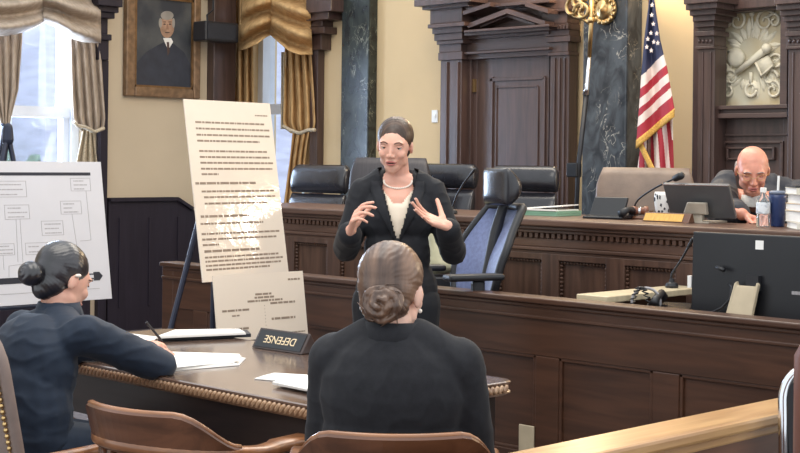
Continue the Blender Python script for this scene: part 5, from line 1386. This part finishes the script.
mb = MB(); mb.tube([(-.070, -.035, 1.352), (-.072, .005, 1.385), (-.066, .05, 1.402), (-.03, .085, 1.41), (.03, .085, 1.41), (.066, .05, 1.402), (.072, .005, 1.385), (.070, -.035, 1.352)], [.006, .018, .018, .016, .016, .018, .018, .006], 10); mb.build('collar', M['suit'], J, smooth=True)
mb = MB()
for k in range(3): 
    q = RW + (RE_ - RW) * (.16 + .05 * k); mb.ell(q + Vector((.02, -.045, -.008)), .006, None, 8, 6)
mb.build('cuff_buttons', M['chrome'], J, smooth=True)
# pearls
bvb = BVHTree.FromPolygons([v.co for v in SPK.data.vertices], [tuple(p.vertices) for p in SPK.data.polygons])
mb = MB(); zlo = L2(397, 188.5, -.06).z
for i in range(46):
    a = 2 * PI * i / 46; x = .058 * math.sin(a); yy = .03 - .062 * math.cos(a); z = lerp(zlo, 1.40, (1 - math.cos(a)) / 2)
    if math.cos(a) > -.1:
        h = bvb.ray_cast(Vector((x, -.5, z)), Vector((0, 1, 0)))
        if h[0]: yy = h[0].y - .003
    mb.ell((x, yy, z), .0046, None, 8, 6)
mb.build('pearl_necklace', M['pearl'], SPK, smooth=True)
# ---- the woman in charcoal seen from behind --------------------------------
fr_ = to_world(-.005, 3.75)
RZ = math.radians(212)
def L3(px, py, y=0.0, D=3.75, cx=398):   # mirrored: the figure faces away
    s = (D - y) / F_PX; return Vector((-(px - cx) * s, y, 1.46 + (160.0 - py) * s))
HM = frame(L3(391, 292, -.03), math.radians(-6), math.radians(8), 0)
hk = 1.07
def seated(mb, HM, hk, neck, sh, torso, arms, male=False, seat=.52, knee=(.12, -.42), r=(.045, .036, .026), legs=True, kz=None):
    head_parts(mb, HM, male, hk)
    tubepath(mb, [HM @ Vector((0, .012, -.05)), neck], [.050, .056], 16)
    tubepath(mb, [sh[0] - UP * .012, neck - UP * .035, sh[1] - UP * .012], [.042, .052, .042], 16)
    for c, rr in torso: mb.ell(c, rr)
    for A in arms: tubepath(mb, list(A), list(r))
    if legs:
        for s in (-1, 1): tubepath(mb, [(s * .095, .0, seat + .02), (s * knee[0], knee[1], kz or seat), (s * knee[0], knee[1] - .02, .10)], [.085, .058, .04], 14)
mb = MB()
SHZ = .945
arms = (((-.165, .0, SHZ), (-.200, -.05, .66), (-.13, -.30, .68)), ((.165, .0, SHZ), (.196, -.05, .66), (.12, -.30, .68)))
seated(mb, HM, hk, Vector((-.0, .03, 1.01)), (Vector((-.13, .02, SHZ)), Vector((.13, .02, SHZ))), [((0, .02, .85), (.14, .10, .17)), ((0, .03, .66), (.14, .10, .18)), ((0, .03, .585), (.16, .12, .11))], arms, False, .56)
tips = hand_parts(mb, Vector((-.13, -.32, .70)), (.35, -.9, .0), (0, 0, -1), (1, 0, 0), .3, .06, .95)
tips2 = hand_parts(mb, Vector((.12, -.32, .70)), (-.35, -.9, .0), (0, 0, -1), (-1, 0, 0), .3, .06, .95)
me = blob_mesh(mb, .0045, 5); face_shape(me, HM, hk)
CHA = mesh_obj('person', me, M['skin3']); CHA.location = fr_; CHA.rotation_euler.z = RZ
tag(CHA, 'woman with a brown hair bun and charcoal jacket seated with her back turned', 'person')
face_extra(CHA, me, HM, hk, 'brow', 'skin3', .3)
mb = MB(); hair_cap(mb, HM, hk)
me = blob_mesh(mb, .004, 3); dd = []; HI = HM.inverted()
for v in me.vertices:
    p = HI @ v.co; a = math.atan2(p.x, p.z - .0); dd.append(v.normal * (.0006 * math.sin(a * 40 + 9 * noise.noise(p * 16)) + .0014 * noise.noise(p * 34)))
for v, d_ in zip(me.vertices, dd): v.co += d_
mesh_obj('hair', me, M['hairb'], CHA)
mb = MB(); bc_ = HM @ (Vector((-.018, .112, -.034)) * hk)
xx, uu, oo = HM.to_3x3() @ Vector((1, 0, 0)), HM.to_3x3() @ UP, HM.to_3x3() @ Vector((0, 1, 0))
mb.ell(bc_ - oo * .005, (.040, .030, .038))
for k in range(7):
    R_ = .043 - .0052 * k; a0 = k * 1.1; pts = []
    for i in range(22):
        a = a0 + 2 * PI * i / 21; pts.append(bc_ + xx * R_ * math.cos(a) * 1.1 + uu * R_ * math.sin(a) + oo * (.002 + .0035 * k + .011 * math.sin(a * 2 + k * 1.7)))
    mb.tube(pts, [.0075 + .0022 * math.sin(j * .9 + k) for j in range(22)], 8)
me = blob_mesh(mb, .003, 2); mesh_obj('hair_bun', me, M['hairb'], CHA)
mb = MB()
for k in range(9):
    a = k * .7; pts = [bc_ + xx * .03 * math.cos(a) + uu * .03 * math.sin(a) + oo * .005, bc_ + xx * .05 * math.cos(a + .3) + uu * .05 * math.sin(a + .3) + oo * .004, bc_ + xx * (.058 + .008 * (k % 3)) * math.cos(a + .7) + uu * .06 * math.sin(a + .7) - oo * .012]
    mb.tube(pts, [.0022, .0016, .0008], 5)
mb.build('loose_strands', M['hairb'], CHA, smooth=True)
for s in (-1, 1):
    mb = MB(); mb.ell(HM @ Vector((s * .080, .006, -.046)), .0058, None, 10, 8); mb.build('earring', M['pearl'], CHA, smooth=True)
mb = MB()
tubepath(mb, [(-.158, .012, SHZ - .006), (-.06, .028, .998), (.06, .028, .998), (.158, .012, SHZ - .006)], [.064, .062, .062, .064], 16)
mb.ell((0, .035, .86), (.192, .124, .18)); mb.ell((0, .035, .70), (.190, .126, .24)); mb.ell((0, .03, .60), (.190, .135, .13))
for A in arms:
    A = [Vector(a) for a in A]; tubepath(mb, [A[0], A[0].lerp(A[1], .5), A[1], A[1].lerp(A[2], .9)], [.066, .063, .058, .048], 16)
me = blob_mesh(mb, .007, 9); wrinkle(me, .003, (6, 6, 5), 11, .003); carve(me, lambda c: c.z > 1.035 and abs(c.x) < .06)
J = mesh_obj('jacket', me, M['suitc'], CHA)
mb = MB(); rows = []
for i in range(17):
    a = lerp(-2.3, 2.3, i / 16); rr = (.076, .068); rows.append([Vector((rr[0] * math.sin(a) * k1, .028 + rr[1] * math.cos(a) * k1, z)) for z, k1 in ((.985, 1.20), (1.025, 1.06), (1.048, .98), (1.043, .93))])
mb.loft(rows, False, 0, False); mb.build('collar', M['suitc'], J, smooth=True, solid=.006)
mb = MB()
for s in (-1, 1): tubepath(mb, [(s * .090, .0, .575), (s * .12, -.42, .56), (s * .12, -.44, .09)], [.100, .075, .06], 14)
mb.ell((0, .03, .575), (.178, .135, .105))
me = blob_mesh(mb, .01, 5); mesh_obj('trousers', me, M['suitc'], CHA); shoes(CHA, ((-.12, -.44), (.12, -.44)), 0, .03)
# ---- the woman in navy, writing -------------------------------------------
NL = Vector((-4.03, 2.45, 0))
def L4(px, py, D):
    q = atD(px, py, D) - NL; return Vector((-q.x, -q.y, q.z))
HM = frame(L4(63, 280, 4.72), math.radians(8), math.radians(24), math.radians(2)); hk = .98
mb = MB(); sR, sL = L4(84, 334, 4.52), Vector((.165, -.03, .90))
eR, wR = L4(160, 366, 4.70), L4(141, 352, 5.02)
eL, wL = Vector((.31, -.25, .79)), Vector((.20, -.46, .80))
arms = ((sR, eR, wR), (sL, eL, wL))
seated(mb, HM, hk, L4(60, 310, 4.70), (sR.lerp(sL, .15), sR.lerp(sL, .85)), [((.02, -.0, .80), (.14, .10, .15)), ((0, .03, .66), (.14, .11, .16)), ((0, .04, .58), (.16, .13, .11))], arms, False, .535, (.12, -.40), kz=.475)
t1 = hand_parts(mb, wR, L4(158, 341.5, 5.12) - wR, (0, .1, -1), (1, -.6, 0), (.35, .4, .45, .5), .05, .98, .3, .6)
t2 = hand_parts(mb, wL, (-.4, -.9, -.05), (0, 0, -1), (-1, -.3, 0), .2, .08, .95)
me = blob_mesh(mb, .0045, 5); face_shape(me, HM, hk)
NAV = mesh_obj('person', me, M['skin']); NAV.location = NL; NAV.rotation_euler.z = PI
tag(NAV, 'woman in a navy jacket with a sleek dark bun, writing at the table', 'person')
face_extra(NAV, me, HM, hk, 'dark', 'skin', .7); nails(NAV, t1)
mb = MB(); hair_cap(mb, HM, hk); me = blob_mesh(mb, .004, 4); dd = []; HI = HM.inverted()
for v in me.vertices:
    p = HI @ v.co; a = math.atan2(p.x, p.z - .02); dd.append(v.normal * (.0004 * math.sin(a * 44 + 8 * noise.noise(p * 14))))
for v, d_ in zip(me.vertices, dd): v.co += d_
mesh_obj('hair', me, M['haird'], NAV)
mb = MB(); bc_ = HM @ (Vector((.006, .128, -.026)) * hk); mb.ell(bc_, (.043, .037, .040), HM.to_3x3(), 28, 20); mb.cap(HM @ Vector((0, .09, -.02)), bc_, .030, .028, 20)
bm_ = blob_mesh(mb, .003, 4); ns = [v.normal.copy() for v in bm_.vertices]
for v, nv in zip(bm_.vertices, ns):
    q = HI @ v.co - HI @ bc_; v.co += nv * (.0011 * math.sin(math.atan2(q.x, q.z) * 2 + math.hypot(q.x, q.z) * 420))
mesh_obj('hair_bun', bm_, M['haird'], NAV)
for s in (-1,):
    mb = MB(); mb.ell(HM @ Vector((s * .081, .012, .012)), (.006, .012, .006), None, 10, 8); mb.build('ear_clip', M['pearl'], NAV, smooth=True)
mb = MB()
tubepath(mb, [sR.lerp(sL, .06) + Vector((0, .02, -.012)), L4(58, 309, 4.66) - UP * .035, sR.lerp(sL, .94) + Vector((0, .02, -.012))], [.058, .060, .058], 16)
mb.ell((.01, .03, .80), (.178, .125, .17)); mb.ell((.0, .06, .66), (.186, .135, .22)); mb.ell((0, .06, .59), (.19, .14, .14))
for A in arms: tubepath(mb, [A[0], A[0].lerp(A[1], .5), A[1], A[1].lerp(A[2], .80)], [.062, .060, .054, .048], 16)
me = blob_mesh(mb, .007, 10); wrinkle(me, .0022, (7, 7, 9), 21, .0045)
for v in me.vertices:   # sleeves rest on the tabletop
    wy = -v.co.y + NL.y; wx = -v.co.x + NL.x
    if wy > TV0 - .005 and TU0 < wx < TU1 and .66 < v.co.z < TZ + .004: v.co.z = TZ + .004
J = mesh_obj('jacket', me, M['suitn'], NAV)
mb = MB(); nb = L4(59, 306, 4.69); rows = []
for i in range(17):
    a = lerp(-2.4, 2.4, i / 16); rows.append([Vector((nb.x + .068 * math.sin(a) * k1, nb.y + .064 * math.cos(a) * k1, nb.z + z)) for z, k1 in ((-.055, 1.30), (-.015, 1.12), (.012, 1.0), (.008, .94))])
mb.loft(rows, False, 0, False); mb.build('collar', M['suitn'], J, smooth=True, solid=.006)
mb = MB()
for s in (-1, 1): tubepath(mb, [(s * .09, .02, .555), (s * .12, -.40, .475), (s * .12, -.42, .09)], [.098, .072, .058], 14)
mb.ell((0, .04, .575), (.178, .14, .10))
me = blob_mesh(mb, .01, 5); mesh_obj('trousers', me, M['suitn'], NAV); shoes(NAV, ((-.12, -.44), (.12, -.44)), 0, .03)
pn = thing('pen', 'dark pen held in the writing hand over the white pad', 'pen', atD(160, 343, 5.13), 0)
mb = MB(); mb.tube([(.01, .02, -.035), (0, .005, .01), (-.02, -.045, .075)], [.0015, .0045, .0045], 8); mb.build('barrel', M['black'], pn)
# ---- the judge -------------------------------------------------------------
JL = to_world(1.882, 7.62); JR = math.radians(45 + 6)
Ri = Matrix.Rotation(-JR, 3, 'Z')
def L5(px, py, D): return Ri @ (atD(px, py, D) - JL)
HM = frame(L5(752.5, 170.5, 7.42), math.radians(-14), math.radians(26), 0); hk = 1.04
mb = MB(); nk = L5(755, 196, 7.52)
sR, sL = Vector((-.190, .03, 1.305)), Vector((.215, .03, 1.305))
eR, eL = L5(722, 224, 7.4), L5(803, 224, 7.45); eR.z = eL.z = 1.215
wR, wL = L5(742, 219, 7.14), L5(771, 219.5, 7.14)
wR.z = wL.z = BZ + .042
arms = ((sR, eR, wR), (sL, eL, wL))
seated(mb, HM, hk, nk, (sR.lerp(sL, .15), sR.lerp(sL, .85)), [((0, .03, 1.12), (.17, .13, .18)), ((0, .02, .92), (.19, .17, .18)), ((0, .03, .76), (.19, .16, .12))], arms, True, .70, (.13, -.30), (.05, .042, .031))
t1 = hand_parts(mb, wR, L5(757, 219, 7.13) - wR, (0, 0, -1), (-.2, -1, 0), (.25, .3, .35, .4), .06, 1.02, .2, .7)
t2 = hand_parts(mb, wL, L5(757, 220, 7.11) - wL, (0, 0, -1), (.2, -1, 0), (.3, .35, .4, .45), .06, 1.02, .2, .7)
me = blob_mesh(mb, .0045, 5); face_shape(me, HM, hk, True)
for v in me.vertices:
    v.co.z = max(v.co.z, BZ + .003) if v.co.y < wR.y + .05 and v.co.z > BZ - .03 else v.co.z
JUD = mesh_obj('person', me, M['skin2']); JUD.location = JL; JUD.rotation_euler.z = JR
tag(JUD, 'bald man in a black robe and glasses looking down behind the bench', 'person')
sf = face_extra(JUD, me, HM, hk, 'hairg', 'skin2', .95, 'lips', .0, True); nails(JUD, t1); nails(JUD, t2)
mb = MB()
for s in (-1, 1):
    for (c, r) in (((s * .070, .035, .0), (.014, .034, .034)), ((s * .066, .055, -.02), (.018, .03, .03))): mb.ell(HM @ (Vector(c) * hk), r, HM.to_3x3(), 14, 10)
mb.ell(HM @ Vector((0, .088, -.02)), (.058, .022, .035), HM.to_3x3(), 16, 10)
me = blob_mesh(mb, .004, 2); wrinkle(me, .002, (60, 60, 60), 2); mesh_obj('hair', me, M['hairg'], JUD)
gl = MB()
for s in (-1, 1):
    pts = [sf(s * .034 + .019 * math.cos(a), .004 + .014 * math.sin(a), .008) for a in [2 * PI * i / 18 for i in range(19)]]
    gl.tube(pts, .0012, 6)
    gl.tube([sf(s * .053, .008, .008), HM @ (Vector((s * .074, -.05, .008)) * hk), HM @ (Vector((s * .079, .02, .004)) * hk)], .0013, 6)
gl.tube([sf(-.015, .006, .008), sf(0, .009, .006), sf(.015, .006, .008)], .0012, 6); gl.build('glasses', M['brass'], JUD, smooth=True)
mb = MB(); rows = []
for i in range(17):
    a = lerp(-2.7, 2.7, i / 16); rows.append([nk + Vector((.066 * math.sin(a + PI) * k1, .066 * math.cos(a + PI) * k1 - .0, z)) for z, k1 in ((-.055, 1.25), (-.02, 1.05), (.006, .98))])
mb.loft(rows, False, 0, False); mb.build('shirt_collar', M['shirt'], JUD, smooth=True, solid=.005)
mb = MB()
tubepath(mb, [sR + Vector((0, .01, -.005)), Vector((nk.x - .08, .085, 1.345)), Vector((nk.x + .08, .085, 1.345)), sL + Vector((0, .01, -.005))], [.074, .082, .082, .074], 16)
mb.ell((0.01, .035, 1.16), (.240, .150, .20)); mb.ell((0, .02, .92), (.235, .19, .22)); mb.ell((0, .02, .75), (.235, .19, .10))
for A in arms: tubepath(mb, [A[0], A[0].lerp(A[1], .55), A[1], A[1].lerp(A[2], .74)], [.080, .082, .080, .072], 16)
me = blob_mesh(mb, .008, 6); wrinkle(me, .007, (5, 5, 3), 31, .009)
carve(me, lambda c: (c.y < nk.y and c.z > nk.z - .085 and abs(c.x - nk.x) < .012 + (c.z - nk.z + .085) * .55) or (c.z > nk.z - .0 and abs(c.x - nk.x) < .07))
rob = mesh_obj('robe', me, M['robe'], JUD)
mb = MB()
for s in (-1, 1): tubepath(mb, [(s * .095, .0, .72), (s * .13, -.30, .70), (s * .13, -.32, .28)], [.105, .085, .07], 14)
mesh_obj('trousers', blob_mesh(mb, .012, 4), M['robe'], JUD)
# ------------------------------------------------------------------ light
pl = bpy.data.lights.new("lamp_light", "POINT"); pl.energy = 55; pl.color = (1, .78, .5); pl.shadow_soft_size = .08; plo = bpy.data.objects.new("lamp_light", pl); COL.objects.link(plo); plo.location = lampc + Vector((0, -.05, .24))
W = bpy.data.worlds.new('sky'); SC.world = W; W.use_nodes = True
bg = W.node_tree.nodes['Background']; bg.inputs['Color'].default_value = (0.89, 0.95, 1.0, 1); bg.inputs['Strength'].default_value = 1.25
def area(name, loc, target, size, power, col):
    l = bpy.data.lights.new(name, 'AREA'); l.shape = 'RECTANGLE'; l.size, l.size_y = size; l.energy = power; l.color = col
    o = bpy.data.objects.new(name, l); COL.objects.link(o); o.location = loc
    o.rotation_euler = (Vector(target) - Vector(loc)).to_track_quat('-Z', 'Y').to_euler(); return o
area('ceiling_light', (-3.5, 3.0, 4.2), (-3.5, 3.0, 0), (3, 3), 80, (1.0, 0.93, 0.84))
area('ceiling_light', (-5.5, 6.6, 4.2), (-5.5, 6.6, 0), (4, 1.2), 90, (1.0, 0.88, 0.72))
area('daylight_window', (-10.8, 5.9, 2.2), (-5, 5.2, 1), (1.4, 2.6), 300, (0.66, 0.80, 1.0))
SC.view_settings.view_transform = 'Standard'; SC.view_settings.look = 'None'; SC.view_settings.gamma = 1.0; SC.view_settings.use_curve_mapping = False
SC.view_settings.exposure = 0.25

ws = bpy.data.lights.new('glare_light', 'POINT'); ws.energy = 42; ws.color = (1, .9, .78); ws.shadow_soft_size = .135  # added unseen light, placed so the laminated poster mirrors it as glare
wso = bpy.data.objects.new('glare_light', ws); COL.objects.link(wso); wso.location = (-2.08, 8.1, 2.16)
